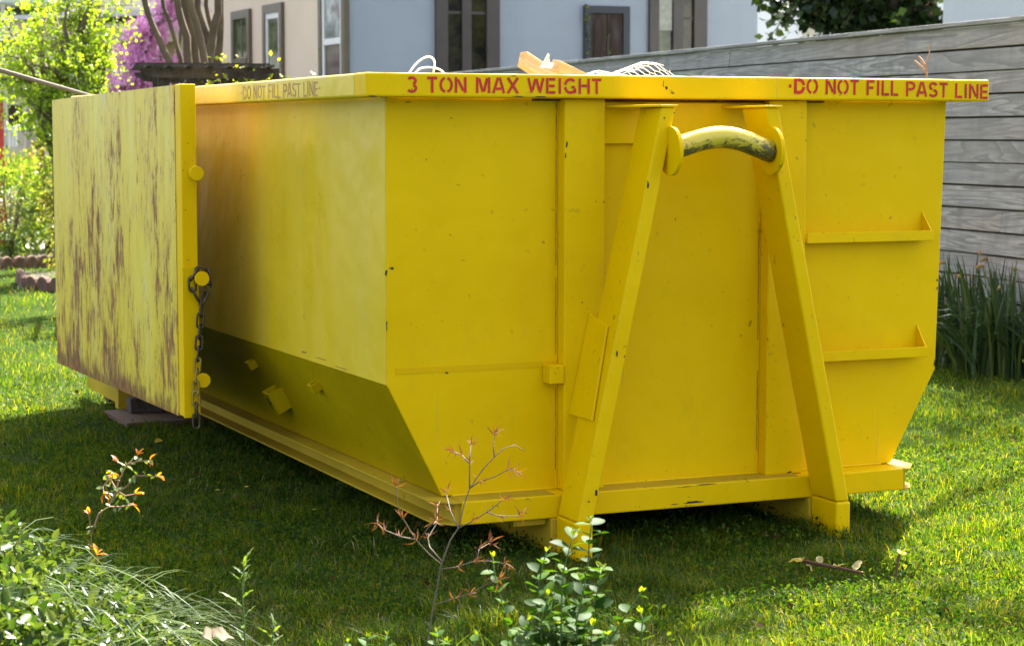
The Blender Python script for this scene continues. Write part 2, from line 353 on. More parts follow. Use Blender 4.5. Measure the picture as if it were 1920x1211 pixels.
# ---- door, swung right round so that it stands alongside the long side
XD = -.33; yn, yf = 1.53, 4.17
dr = MB().hexa([(XD, yn+.095, .325), (XD+.012, yn+.095, .325), (XD+.012, yf, .288), (XD, yf, .288), (XD, yn+.095, 1.690), (XD+.012, yn+.095, 1.690), (XD+.012, yf, 1.666), (XD, yf, 1.666)]).build('door', DOOR, D)
dr['label'] = 'open door with pale yellow paint scraped and streaked with rust'
MB().box(XD+.002, XD+.066, yn, yn+.088, .33, 1.692).build('door_edge', YEL, dr, bevel=.004)
MB().box(XD-.001, XD+.067, yn-.006, yn-.0003, .328, .95).build('edge_plate', YEL, dr, bevel=.002)
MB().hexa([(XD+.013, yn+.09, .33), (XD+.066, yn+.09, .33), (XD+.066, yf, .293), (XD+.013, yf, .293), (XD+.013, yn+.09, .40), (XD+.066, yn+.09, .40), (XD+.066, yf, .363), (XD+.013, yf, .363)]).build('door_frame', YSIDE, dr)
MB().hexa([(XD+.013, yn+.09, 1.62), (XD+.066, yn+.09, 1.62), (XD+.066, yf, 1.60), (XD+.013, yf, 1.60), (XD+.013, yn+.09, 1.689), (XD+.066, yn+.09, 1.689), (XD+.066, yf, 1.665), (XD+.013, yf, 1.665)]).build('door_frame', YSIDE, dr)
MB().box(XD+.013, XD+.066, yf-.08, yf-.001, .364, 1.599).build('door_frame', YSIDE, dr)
MB().box(XD+.0665, XD+.070, yn+.09, yf-.002, .40, 1.66).build('bounce_cut_sheet', flat('bounce_cut_brown', (.15, .09, .012), .9, .4, 6), dr)  # added unseen sheet, dark to cut the orange bounce onto the side
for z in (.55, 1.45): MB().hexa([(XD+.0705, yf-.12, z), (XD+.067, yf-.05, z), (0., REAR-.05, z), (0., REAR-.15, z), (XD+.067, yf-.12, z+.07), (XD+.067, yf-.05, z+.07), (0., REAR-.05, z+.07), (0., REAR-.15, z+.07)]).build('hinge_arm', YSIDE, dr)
def pin(x, z, ln):
    m = MB().tube([(x, yn-.001, z), (x, yn-ln, z)], .020, 16).tube([(x, yn-ln+.001, z), (x, yn-ln-.012, z)], .030, 20); return m.build('latch_pin', YEL, dr, bevel=.002)
pin(-.276, 1.331, .035); pin(-.262, .903, .045); pin(-.258, .484, .03)

# ---- chips and scrapes in the paint
def chip(px, py, ax, val, w, h, parent, mat=BLACK, lines=1, seed=0):
    c = on(px, py, ax, val); r = random.Random(seed+int(px*7+py)); m = MB()
    for _ in range(lines):
        ox, oz = (r.uniform(-w, w)*.5, r.uniform(-h, h)*.5) if lines > 1 else (0, 0); n = 11; ring = []
        ww, hh = (w, h) if lines == 1 else (w*r.uniform(.2, .5), h*r.uniform(.2, .5))
        for k in range(n):
            a = 2*math.pi*k/n; q = r.uniform(.35, 1.)
            u, v = ox+ww/2*q*math.cos(a), oz+hh/2*q*math.sin(a)
            ring.append(c+(Vector((u, 0, v)) if ax == 1 else Vector((0, u, v))))
        m.add(ring, [tuple(range(n))])
    return m.build('paint_chip', mat, parent)
for a in [(724, 512, 1, -.0012, .012, .03, ep), (735, 503, 1, -.0012, .03, .012, ep), (725, 610, 1, -.0012, .006, .05, ep), (1757, 525, 1, -.0012, .012, .012, ep), (1757, 540, 1, -.0012, .008, .02, ep),
          (1063, 272, 1, -.0632, .010, .045, D), (1061, 292, 1, -.0632, .008, .03, D), (1215, 345, 1, -.3012, .010, .035, D), (1264, 212, 1, -.3012, .008, .012, D), (1157, 663, 1, -.3012, .010, .028, D), (1171, 668, 1, -.3012, .008, .012, D), (1118, 925, 1, -.3012, .012, .035, D), (1104, 940, 1, -.3012, .012, .006, D), (1246, 222, 1, -.3012, .008, .012, D),
          (1300, 941, 1, -.1192, .10, .012, D), (1322, 908, 1, -.1192, .11, .005, D), (1265, 945, 1, -.1192, .07, .005, D), (1285, 912, 1, -.1192, .09, .004, D),
          (700, 181, 1, -.1252, .04, .006, rf), (720, 183, 1, -.1252, .05, .004, rf), (970, 181, 1, -.1252, .06, .005, rf), (1012, 182, 1, -.1252, .05, .006, rf), (1250, 165, 1, -.1252, .018, .02, rf), (1244, 158, 1, -.1252, .006, .03, rf), (1262, 175, 1, -.1252, .02, .008, rf), (963, 143, 1, -.1252, .03, .005, rf),
          (1752, 680, 1, -.0012, .008, .04, ep), (765, 192, 1, -.0012, .03, .004, ep), (846, 222, 1, -.0012, .014, .006, ep), (838, 698, 1, -.0012, .014, .014, ep), (1046, 190, 1, -.0012, .014, .012, ep), (1480, 885, 1, -.1125, .022, .012, D)]:
    chip(*a)
for a in [(570, 660, 0, -.0012, .10, .012, sp), (600, 672, 0, -.0012, .2, .006, sp), (640, 690, 0, -.0012, .22, .005, sp), (430, 270, 0, -.0012, .02, .01, sp)]:
    chip(*a, mat=RUSTSEAM)
for a in [(800, 300), (905, 330), (985, 395), (860, 345), (930, 270), (1590, 560), (1640, 700), (1255, 528), (1330, 470), (1620, 330), (960, 620), (880, 555), (780, 430), (990, 470)]:
    chip(a[0], a[1], 1, -.0012, .012, .012, ep, RUSTSEAM, 4)

# ---- stencilled lettering
def arc(cx, cy, rx, ry, a0, a1, n=10): return [(cx+rx*math.cos(math.radians(a)), cy+ry*math.sin(math.radians(a))) for a in np.linspace(a0, a1, n)]
GL = {'T': (.62, [[(.02, .92), (.60, .92)], [(.31, .82), (.31, 0)]]), 'O': (.78, [arc(.38, .5, .3, .43, 100, 262), arc(.42, .5, .3, .43, 80, -80)]),
 'N': (.72, [[(.09, 0), (.09, 1)], [(.2, .86), (.52, .14)], [(.63, 0), (.63, 1)]]), 'M': (.88, [[(.09, 0), (.09, 1)], [(.2, .95), (.42, .08)], [(.48, .08), (.68, .95)], [(.79, 0), (.79, 1)]]),
 'A': (.76, [[(.06, 0), (.34, 1)], [(.44, 1), (.70, 0)], [(.24, .28), (.52, .28)]]), 'X': (.72, [[(.06, 0), (.31, .44)], [(.40, .56), (.66, 1)], [(.06, 1), (.66, 0)]]),
 'W': (1.0, [[(.05, 1), (.26, .05)], [(.3, .2), (.48, .95)], [(.53, .95), (.70, .2)], [(.74, .05), (.95, 1)]]), 'E': (.62, [[(.09, 0), (.09, 1)], [(.2, .92), (.58, .92)], [(.2, .5), (.54, .5)], [(.2, .08), (.58, .08)]]),
 'I': (.26, [[(.13, 0), (.13, 1)]]), 'G': (.80, [arc(.42, .5, .33, .43, 45, 170), arc(.42, .5, .33, .43, 190, 318), [(.48, .43), (.70, .43)], [(.70, .36), (.70, .04)]]),
 'H': (.72, [[(.09, 0), (.09, 1)], [(.63, 0), (.63, 1)], [(.2, .52), (.54, .52)]]), 'D': (.74, [[(.09, 0), (.09, 1)], [(.2, .92)]+arc(.32, .5, .34, .42, 80, 8), arc(.32, .5, .34, .42, -8, -80)+[(.2, .08)]]),
 'F': (.60, [[(.09, 0), (.09, 1)], [(.2, .92), (.57, .92)], [(.2, .5), (.5, .5)]]), 'L': (.56, [[(.09, 0), (.09, 1)], [(.2, .08), (.54, .08)]]),
 'P': (.66, [[(.09, 0), (.09, 1)], [(.2, .92)]+arc(.36, .7, .24, .22, 90, -90)+[(.2, .48)]]),
 'S': (.68, [arc(.34, .73, .24, .2, 20, 255), arc(.34, .27, .26, .2, 85, -160)]), '3': (.64, [arc(.3, .73, .22, .2, 150, -70), arc(.3, .27, .24, .21, 70, -150)]),
 '-': (.34, [[(.08, .5), (.26, .5)]]), ' ': (.32, [])}
def lettering(text, origin, u, v, h, mat, parent, aspect, wgt=.175, jit=.0, nrm=Vector((0, -1, 0)), droop=None):
    x = 0; r = random.Random(5); origin = Vector(origin); kz = 0
    tot = sum(GL[c][0]+.10 for c in text)
    for c in text:
        w, strokes = GL[c]; m = MB(); dy = (droop(x/tot) if droop else 0)+r.uniform(-jit, jit); k = 1.25 if (droop and x/tot < .08) else 1.0
        for st in strokes:
            hw = wgt/2*k; left = []; right = []
            for i, q in enumerate(st):
                a = st[max(0, i-1)]; b2 = st[min(len(st)-1, i+1)]; dx, dz = (b2[0]-a[0])*aspect, b2[1]-a[1]; L = math.hypot(dx, dz)
                nx, nz = -dz/L*hw/aspect, dx/L*hw; left.append((q[0]+nx, q[1]+nz)); right.append((q[0]-nx, q[1]-nz))
            kz = (kz+1) % 5; vs = []
            for l_, r_ in zip(left, right):
                for q in (l_, r_): vs.append(origin+u*((x+q[0])*h*aspect)+v*((q[1]+dy)*h)+nrm*(.0011+.0002*kz))
            m.add(vs, [(2*i, 2*i+1, 2*i+3, 2*i+2) for i in range(len(st)-1)])
        if strokes: m.build('stencil_letter', mat, parent)
        x += w+.10
def fit(text, width, h): return width/(sum(GL[c][0]+.10 for c in text)*h)
h = .054; t = '3 TON MAX WEIGHT'; ux = Vector((1, 0, 0)); uz = Vector((0, 0, 1))
lettering(t, (.029, -.124, 1.630), ux, uz, h, RED, rf, fit(t, .742, h))
t = '-DO NOT FILL PAST LINE'; h = .056
lettering(t, (1.525, -.124, 1.6375), ux, uz, h, RED, rf, fit(t, .902, h), droop=lambda f: -.27*f**1.6)
t = '-DO NOT FILL PAST LINE-'; h = .055
lettering(t, (-.116, 1.385, 1.625), Vector((0, -1, 0)), uz, h, REDF, rl, fit(t, 1.03, h), nrm=Vector((-1, 0, 0)), wgt=.11, jit=.04)

# ---- chain hung on the middle latch pin
CH = thing('chain', 'rusty steel chain looped over a latch pin on the edge of the open door', 'chain', loc=(-.262, yn-.03, .93))
def link_mesh(nm, mat):
    pts = []; L, R = .0235, .0135
    for k in range(8): a = math.pi*k/7; pts.append((R*math.cos(a), 0, L+R*math.sin(a)-.006))
    for k in range(8): a = math.pi+math.pi*k/7; pts.append((R*math.cos(a), 0, -L+R*math.sin(a)+.006))
    return MB().tube(pts, .0048, 6, closed=True).mesh(nm, mat, True)
LK, LKY = link_mesh('chain_link', CHAIN), link_mesh('chain_link', CHAINY)
def chain_run(pts, y0):
    P = [Vector(p) for p in pts]; acc = [0]
    for a, b2 in zip(P, P[1:]): acc.append(acc[-1]+(b2-a).length)
    step = .046; n = int(acc[-1]/step)
    def pos(s):
        for i in range(len(P)-1):
            if s <= acc[i+1] or i == len(P)-2: return P[i].lerp(P[i+1], (s-acc[i])/max(1e-6, acc[i+1]-acc[i]))
    for i in range(n):
        a, b2 = pos(i*step), pos((i+1)*step); c = (a+b2)/2; tdir = (b2-a).normalized()
        o = link('link', LKY if (c.z < .55 and random.random() < .75) else LK, CH)
        q = tdir.to_track_quat('Z', 'Y').to_matrix().to_4x4() @ Matrix.Rotation(math.radians(20+(88 if i % 2 else 0)+random.uniform(-18, 18)), 4, 'Z')
        o.matrix_parent_inverse = Matrix.Identity(4); o.matrix_basis = Matrix.Translation(c-CH.location) @ q
yc = yn-.033
ring = [(-.262+.038*math.cos(a), yc, .905+.036*math.sin(a)) for a in np.linspace(math.radians(-30), math.radians(210), 8)]
chain_run([(-.262, yc, .80), (-.232, yc, .855)]+ring+[(-.296, yc, .855), (-.262, yc, .79)], yc)
chain_run([(-.262, yc-.006, .80), (-.275, yc-.004, .62), (-.288, yc, .46), (-.288, yc, .27)], yc)
# wooden board under the rear wheel
bd = MB().box(-.10, .38, 3.58, 4.12, .004, .030).build('board', PLY, None, bevel=.004); tag(bd, 'flat reddish board lying on the grass under the rear end of the dumpster', 'board')
blk = MB().box(.0, .22, 3.92, 4.02, .032, .11).build('wood_block', PERG, None, bevel=.004); tag(blk, 'dark wood block standing on the reddish board below the rusty door', 'wood block')
# ================================================================== FENCE
FA, FB = at(1990, 251, 13.05), at(860, 251, 25.6)      # eye-level points on the fence line
fd = Vector((FB.x-FA.x, FB.y-FA.y, 0)); FL = fd.length; fd.normalize(); fn = Vector((fd.y, -fd.x, 0))
if fn.dot(Vector((CAM[0]-FA.x, CAM[1]-FA.y, 0))) < 0: fn = -fn
FENCE_O = thing('board_fence', 'weathered grey fence of wide overlapping horizontal boards behind the dumpster', 'fence', loc=(FA.x, FA.y, 0))
FENCE_O.rotation_euler.z = math.atan2(-fd.x, fd.y)     # local +y runs along the fence, away from the camera
side = 1 if (Matrix.Rotation(FENCE_O.rotation_euler.z, 3, 'Z') @ Vector((1, 0, 0))).dot(fn) > 0 else -1
pitch = .1535; ftop = 2.215
MB().box(*sorted((-side*.012, -side*.004)), -.2, FL, .02, ftop-.02).build('gap_shade_sheet', flat('gap_shade_dark', (.02, .019, .018), .9), FENCE_O)  # added dark sheet behind the boards, in place of shade in the gaps
for r in range(14):
    z1 = ftop-r*pitch-.004; y = -.2-random.random()*1.6; z0 = max(.02, z1-pitch+.011)
    while y < FL:
        ln = random.choice((2.44, 3.05, 3.66, 4.88)); j = random.uniform(-.0025, .0025); tl = random.uniform(-.003, .003)
        m = MB(); a, b2 = y, min(y+ln-.005, FL+1); off = .006+random.uniform(0, .006); to = random.uniform(-.001, .003)
        m.hexa([(side*off, a, z0+j), (side*(off+.02), a, z0+j), (side*(off+.02), b2, z0+j+tl), (side*off, b2, z0+j+tl),
                (side*to, a, z1+j), (side*(to+.02), a, z1+j), (side*(to+.02), b2, z1+j+tl), (side*to, b2, z1+j+tl)])
        m.build('board', FENCE, FENCE_O, bevel=.003); y += ln
y = -.3
while y < FL:
    ln = random.choice((3.05, 3.66, 2.44)); MB().box(-.055, .055, y, y+ln-.006, ftop+.0+random.uniform(0, .008), ftop+.034).build('cap_board', FENCE, FENCE_O, bevel=.004); y += ln
for y in np.arange(.6, FL, 2.44): MB().box(-side*.105 if side > 0 else .005, -side*.005 if side > 0 else .105, y, y+.09, 0, ftop-.01).build('post', FENCE, FENCE_O)

# ================================================================== BUILDINGS
def stucco(name, a, b, rough=.9):
    m = M(name); col = m.ramp(m.noise(.9, detail=7, rough=.65), [(.3, a), (.7, b)])
    st = m.ramp(m.noise(1.3, m.coord((1, 1, .15)), 6, .7), [(.55, 0.), (.8, .22)]); col = m.mix(st, col, tuple(v*.6 for v in a))
    m.set(Base_Color=col, Roughness=rough); m.bump(m.noise(45, detail=5), .35, .01); return m.m
BLUEW = stucco('shade_blue_grey_stucco', (.335, .355, .41), (.375, .40, .455)); CREAMW = stucco('lit_cream_stucco', (.72, .57, .43), (.78, .63, .48))  # lit look of the side and shade of the front put into these colours
BROWN = flat('brown_window_paint', (.075, .058, .05), .5, .1); TAUPE = flat('taupe_window_paint', (.125, .095, .058), .5, .1); WHITE = flat('white_paint', (.78, .77, .74), .5, .04)
SLATE = flat('dark_slate_paint', (.028, .034, .045), .5, .1); SHUT = wood('brown_shutter', (.035, .018, .012), (.055, .028, .018), (.07, .035, .022), long='z')
def glass(name, a, b):
    m = M(name); m.set(Base_Color=m.ramp(m.noise(2.6, detail=7, rough=.7), [(.4, a), (.62, b)]), Roughness=.12, Specular_IOR_Level=.35); return m.m
GLASSD = glass('dark_window_glass', (.006, .006, .004), (.05, .042, .012)); GLASSG = glass('painted_green_reflection', (.02, .03, .012), (.11, .15, .06)); GLASSB = glass('painted_pale_reflection', (.10, .12, .10), (.45, .50, .52))  # mottled tree and sky reflections are put into the pane colours
CURT = flat('pale_curtain', (.42, .40, .33), .8, .2, 14)
ROOFG = flat('grey_shingles', (.16, .145, .14), .9, .25, 3); ROOFW = flat('white_metal_roof', (.75, .75, .76), .4, .05); BEIGE = stucco('beige_siding', (.56, .49, .37), (.62, .55, .43)); PALEB = stucco('pale_blue_siding', (.42, .49, .53), (.48, .55, .59)); WHITES = stucco('white_siding', (.78, .78, .78), (.84, .83, .82)); GREYW = stucco('pale_grey_render', (.60, .60, .62), (.67, .67, .69))

HC = at(657, 251, 30); hx, hy = HC.x, HC.y; hx1 = on(1420, 60, 1, hy).x; hdep = 17.
H = thing('stucco_house', 'stucco house with blue grey front and cream side wall behind the fence', 'house', loc=(hx, hy, 0))
hm = H.location
def hb(m, name, mat, par=H, bevel=0):
    o = m.build(name, mat, par, bevel=bevel)
    return o
wl_ = MB().box(0, hx1-hx, 0, .25, 0, 6.6); fw = hb(wl_, 'front_wall', BLUEW)
hb(MB().box(0, .25, .2502, hdep, 0, 6.6), 'side_wall', CREAMW); hb(MB().box(hx1-hx-.25, hx1-hx, .2502, hdep, 0, 6.6), 'side_wall', BLUEW)
hb(MB().box(.2502, hx1-hx-.2502, hdep-.25, hdep, 0, 6.6), 'rear_wall', BLUEW)
hb(MB().add([(-.5, -.5, 6.6), (hx1-hx+.5, -.5, 6.6), (hx1-hx+.5, hdep+.5, 6.6), (-.5, hdep+.5, 6.6), ((hx1-hx)/2, 3, 9), ((hx1-hx)/2, hdep-3, 9)], [(0, 1, 4), (1, 2, 5, 4), (2, 3, 5), (3, 0, 4, 5), (3, 2, 1, 0)]), 'roof', ROOFG)
hb(MB().tube([(-.06, -.03, .1), (-.06, -.03, 6.5)], .05, 10), 'downspout', TAUPE)
def fx(px): return on(px, 80, 1, hy).x-hx
def fz(py, px): return on(px, py, 1, hy).z
def front_window(pxs, top, bot, pane_mats, frame_mat):
    x = [fx(p) for p in pxs]; n = len(x)//2          # frame, pane, mullion, pane, frame edges
    m = MB().box(x[0], x[1], -.07, -.002, bot, top).box(x[-2], x[-1], -.07, -.002, bot, top).box(x[1]+.001, x[-2]-.001, -.069, -.002, top-.16, top).box(x[1]+.001, x[-2]-.001, -.09, -.002, bot, bot+.1)
    for i in range(2, len(x)-2, 2): m.box(x[i], x[i+1], -.068, -.002, bot+.1005, top-.1605)
    w = hb(m, 'window', frame_mat)
    for k, i in enumerate(range(1, len(x)-1, 2)):
        p = hb(MB().box(x[i]+.001, x[i+1]-.001, -.018, -.004, bot+.101, top-.161), 'pane', pane_mats[k], w)
        hb(MB().box(x[i]+.002, x[i+1]-.002, -.03, -.0185, (top+bot)/2, (top+bot)/2+.04), 'glazing_bar', frame_mat, w)
    return w
front_window([815, 837, 864, 881, 910, 934], 4.6, 1.9, [GLASSD, GLASSD], BROWN)
front_window([1215, 1232, 1259, 1277, 1298, 1322], 4.6, 1.9, [GLASSG, GLASSD], BROWN)
x0, x1 = fx(1259-27), fx(1259); cw = hb(MB().box(x0+.01, x1-.01, -.0335, -.0305, fz(58, 1245), 4.3), 'curtain', CURT)
# shuttered opening
x0, x1 = fx(1093), fx(1178); zt_, zb_ = fz(12, 1130), 2.0
sw = hb(MB().box(x0, x0+.11, -.06, -.002, zb_, zt_).box(x1-.11, x1, -.06, -.002, zb_, zt_).box(x0+.111, x1-.111, -.059, -.002, zt_-.11, zt_), 'shuttered_window', SLATE)
xm = (x0+x1)/2
for a, b2 in ((x0+.112, xm-.006), (xm+.006, x1-.112)):
    s1 = hb(MB().box(a, b2, -.035, -.003, zb_, zt_-.112), 'shutter', SHUT, sw)
    for za, zb2 in ((zb_+.1, zb_+.55), (zb_+.65, zt_-.2)): hb(MB().box(a+.05, b2-.05, -.045, -.0355, za, zb2), 'shutter_panel', SHUT, sw, bevel=.008)
# windows in the cream wall
def sy(px): return on(px, 80, 0, hx).y-hy
def szz(py, px): return on(px, py, 0, hx).z
def side_window(pa, pb, top, bot, g1, g2, double):
    ya, yb = sorted((sy(pa), sy(pb))); f = .14
    m = MB().box(-.06, -.002, ya, ya+f, bot, top).box(-.06, -.002, yb-f, yb, bot, top).box(-.059, -.002, ya+f+.001, yb-f-.001, top-f, top).box(-.075, -.002, ya+f+.001, yb-f-.001, bot, bot+f*.8)
    w = hb(m, 'window', TAUPE)
    if double:
        q = .09; zi = bot+(top-bot)*.42
        hb(MB().box(-.04, -.003, ya+f+.002, ya+f+q, bot+f, top-f-.002).box(-.04, -.003, yb-f-q, yb-f-.002, bot+f, top-f-.002).box(-.039, -.003, ya+f+q+.001, yb-f-q-.001, top-f-q, top-f-.002).box(-.039, -.003, ya+f+q+.001, yb-f-q-.001, zi, zi+.09), 'sash', WHITE, w)
        hb(MB().box(-.02, -.004, ya+f+q+.002, yb-f-q-.002, zi+.092, top-f-q-.002), 'pane', g1, w); hb(MB().box(-.02, -.004, ya+f+q+.002, yb-f-q-.002, bot+f, zi-.002), 'pane', g2, w)
    else:
        hb(MB().box(-.02, -.004, ya+f+.002, yb-f-.002, bot+f, top-f-.002), 'pane', g1, w)
        ym = (ya+yb)/2; hb(MB().box(-.03, -.021, ym-.02, ym+.02, bot+f, top-f-.002), 'glazing_bar', TAUPE, w)
side_window(439, 473, szz(20, 456), szz(123, 456), GLASSG, GLASSG, False)
side_window(498, 534, szz(8, 516), 1.55, GLASSG, GLASSD, True)
side_window(603, 652, 4.05, 1.9, GLASSB, GLASSD, True)
# lean-to porch at the far end of the cream wall
yl = sy(352); lt = hb(MB().box(-3.2, -.06, yl+.4, yl+5, szz(66, 300)-.2, szz(66, 300)+.12), 'lean_to_roof', BEIGE); hb(MB().hexa([(-3.3, yl+.3, szz(66, 300)+.121), (-.06, yl+.3, szz(66, 300)+.3), (-.06, yl+5, szz(66, 300)+.3), (-3.3, yl+5, szz(66, 300)+.121), (-3.3, yl+.3, szz(66, 300)+.2), (-.06, yl+.3, szz(66, 300)+.42), (-.06, yl+5, szz(66, 300)+.42), (-3.3, yl+5, szz(66, 300)+.2)]), 'roof_sheet', ROOFW, lt)
hb(MB().box(-2.9, -2.7, yl+.5, yl+.7, 0, szz(66, 300)-.2), 'porch_post', BEIGE)

def simple_house(name, label, px0, px1, dep, eave, ridge, wmat, rmat, depth=8, ov=.5, gable='x'):
    a, b2 = at(px0, 251, dep), at(px1, 251, dep); w = (b2-a).length
    o = thing(name, label, 'house', loc=(a.x, a.y, 0)); o.rotation_euler.z = math.atan2(b2.y-a.y, b2.x-a.x)
    MB().box(0, w, 0, depth, 0, eave).build('wall', wmat, o)
    if gable == 'x': MB().add([(-ov, -ov, eave), (w+ov, -ov, eave), (w+ov, depth+ov, eave), (-ov, depth+ov, eave), (-ov, depth/2, ridge), (w+ov, depth/2, ridge)], [(0, 1, 5, 4), (2, 3, 4, 5), (0, 4, 3), (1, 2, 5), (3, 2, 1, 0)]).build('roof', rmat, o)
    else: MB().add([(-ov, -ov, eave), (w+ov, -ov, eave), (w+ov, depth+ov, eave), (-ov, depth+ov, eave), (w/2, -ov, ridge), (w/2, depth+ov, ridge)], [(0, 1, 4), (1, 2, 5, 4), (2, 3, 5), (3, 0, 4, 5), (3, 2, 1, 0)]).build('roof', rmat, o)
    return o, w, FPX/dep
def hwin(o, xa, xb, za, zb, mat, y=-.004, frame=WHITE):
    w = MB().box(xa-.09, xb+.09, y-.06, y, za-.09, zb+.09).build('window', frame, o); MB().box(xa, xb, y-.075, y-.0605, za, zb).build('pane', mat, w)
# far left house with the porch
LH, lw, k = simple_house('porch_house', 'distant beige house with white porch roof and white railing at far left', -420, 150, 62, 5.0, 8.5, BEIGE, ROOFG)
Xp = lambda px: (px+420)/k; Zp = lambda py: 1.49+(251-py)/k
po = MB().box(Xp(-60), Xp(130), -2.6, -.05, Zp(17), Zp(10)).build('porch_roof', ROOFW, LH); MB().hexa([(Xp(-60), -2.7, Zp(10)+.003), (Xp(140), -2.7, Zp(10)+.003), (Xp(100), -.05, Zp(-10)), (Xp(-60), -.05, Zp(-10)), (Xp(-60), -2.7, Zp(9)+.05), (Xp(140), -2.7, Zp(9)+.05), (Xp(100), -.05, Zp(-12)), (Xp(-60), -.05, Zp(-12))]).build('roof_sheet', ROOFW, po)
MB().box(Xp(-60), Xp(130), -2.6, -.05, .8, Zp(277)+.05).build('porch_deck', BEIGE, LH)
for px in (-20, 44): MB().box(Xp(px), Xp(px+7), -2.5, -2.38, Zp(274), Zp(18)).build('porch_post', BEIGE, LH)
MB().box(Xp(50), Xp(100), -.08, -.003, Zp(92), Zp(17)).build('dark_panel', SLATE, LH)
MB().box(Xp(-40), Xp(130), -2.55, -.1, Zp(160), Zp(150)).build('porch_beam', WHITE, LH); MB().box(Xp(-30), Xp(12), -.1, -.003, Zp(150), Zp(125)).build('dark_panel', SLATE, LH)
hwin(LH, Xp(17), Xp(44), Zp(236), Zp(197), PERG); hwin(LH, Xp(3), Xp(40), Zp(90), Zp(22), GLASSB); hwin(LH, Xp(72), Xp(85), Zp(236), Zp(210), SLATE)
rl_ = MB().box(Xp(-40), Xp(66), -2.52, -2.44, Zp(244), Zp(240)).box(Xp(-40), Xp(66), -2.52, -2.44, Zp(276), Zp(273)).build('railing', WHITE, LH)
for px in np.arange(-38, 66, 6.1): MB().box(Xp(px), Xp(px+3), -2.5, -2.46, Zp(272.8), Zp(244.2)).build('baluster', WHITE, rl_)
ch = thing('porch_cushion', 'turquoise cushion on the porch behind the white railing', 'cushion', loc=LH.location); ch.rotation_euler = LH.rotation_euler
MB().box(Xp(18), Xp(38), -1.9, -1.6, Zp(274), Zp(228)).build('cushion_body', flat('turquoise_fabric', (.16, .36, .38), .9), ch, bevel=.06)
NH, nw, k2 = simple_house('grey_roof_house', 'distant pale blue house with grey gable roof behind the pink tree', 222, 420, 48, 4.15, 6.2, PALEB, ROOFG, gable='x')
hwin(NH, (233-222)/k2, (239-222)/k2, 1.49+(251-82)/k2, 1.49+(251-58)/k2, SLATE, frame=PALEB); hwin(NH, (253-222)/k2, (262-222)/k2, 1.49+(251-105)/k2, 1.49+(251-55)/k2, SLATE, frame=PALEB)
WB, ww_, k3 = simple_house('white_building', 'bright white sided building between the stucco house and the dark tree', 1330, 1800, 46, 7.5, 9.5, WHITES, ROOFG, depth=6)
MB().box((1503-1330)/k3, (1526-1330)/k3, -.12, -.003, 0, 7.4).build('corner_board', BEIGE, WB)
GB = thing('grey_building', 'plain pale grey rendered building over the fence at upper right', 'building', loc=tuple(at(1764, 251, 21).xy)+(0,)); GB.rotation_euler.z = -YAW-.23
MB().box(0, 7, 0, 6, 0, 4.6).build('wall', GREYW, GB); MB().box(-.2, 7.2, -.2, 6.2, 4.602, 4.8).build('roof', ROOFG, GB)

# ================================================================== TREES AND SHRUBS
def leaf_cloud(P, size, up=.3, elong=1.7, spread=.35, seed=0):
    r = np.random.default_rng(seed); n = len(P)
    d = r.normal(size=(n, 3)); d[:, 2] += up; d /= np.linalg.norm(d, axis=1, keepdims=True)
    e = r.normal(size=(n, 3)); e -= d*(d*e).sum(1, keepdims=True); e /= np.linalg.norm(e, axis=1, keepdims=True)
    nn = np.cross(d, e); s = (size*r.uniform(1-spread, 1+spread, n))[:, None]
    v = np.stack([P, P+d*s*.45*elong/1.7+e*s*.36+nn*s*.1, P+d*s*elong/1.7, P+d*s*.45*elong/1.7-e*s*.36+nn*s*.1], 1).reshape(-1, 3)
    i = np.arange(n)[:, None]*4+np.array([0, 1, 2, 3]); return v, np.full(n, 4), i.ravel()
def leaf_cloud2(P, size, up=.3, seed=0):
    r = np.random.default_rng(seed); n = len(P); d = r.normal(size=(n, 3)); d[:, 2] += up; d /= np.linalg.norm(d, axis=1, keepdims=True)
    e = r.normal(size=(n, 3)); e -= d*(d*e).sum(1, keepdims=True); e /= np.linalg.norm(e, axis=1, keepdims=True); nn = np.cross(d, e); nn *= np.sign(nn[:, 2:]+1e-9); s_ = (size*r.uniform(.6, 1.35, n))[:, None]; wd = r.uniform(.22, .34, n)[:, None]
    v = np.stack([P, P+d*s_*.3+e*s_*wd+nn*s_*.09, P+d*s_*.68+e*s_*wd*.8+nn*s_*.04, P+d*s_-nn*s_*.14, P+d*s_*.68-e*s_*wd*.8+nn*s_*.04, P+d*s_*.3-e*s_*wd+nn*s_*.09], 1).reshape(-1, 3)
    o = np.arange(n)[:, None]*6; return v, np.full(2*n, 4), np.concatenate([o+np.array([0, 1, 2, 3]), o+np.array([0, 3, 4, 5])], 1).ravel()
def grow(base, dirv, length, r0, depth, rnd, m, tips, bend=.25, split=3, shrink=.68, up=.1, seg=4, spread=.7):
    p = Vector(base); d = Vector(dirv).normalized(); pts = [p.copy()]; rs = [r0]
    for i in range(seg):
        d = (d+Vector((rnd.gauss(0, bend), rnd.gauss(0, bend), rnd.gauss(0, bend)+up))*.5).normalized(); p = p+d*length/seg; pts.append(p.copy()); rs.append(r0*(1-.45*(i+1)/seg))
    m.tube(pts, rs, 7 if r0 > .03 else 4)
    if depth <= 1: tips += [(q, d) for q in pts[1:]]
    if depth == 0: return
    for i in range(split):
        b2 = pts[-1] if i == 0 else pts[rnd.randint(max(1, seg-2), seg)]
        nd = (d+Vector((rnd.gauss(0, spread), rnd.gauss(0, spread), rnd.gauss(0, spread*.7)))).normalized()
        grow(b2, nd, length*shrink*rnd.uniform(.8, 1.2), rs[-1]*.72, depth-1, rnd, m, tips, bend, split, shrink, up, seg, spread)
BARK = flat('tree_bark', (.13, .095, .065), .9, .3, 9); BARKG = flat('smooth_tan_bark', (.105, .072, .036), .8, .5, 4)
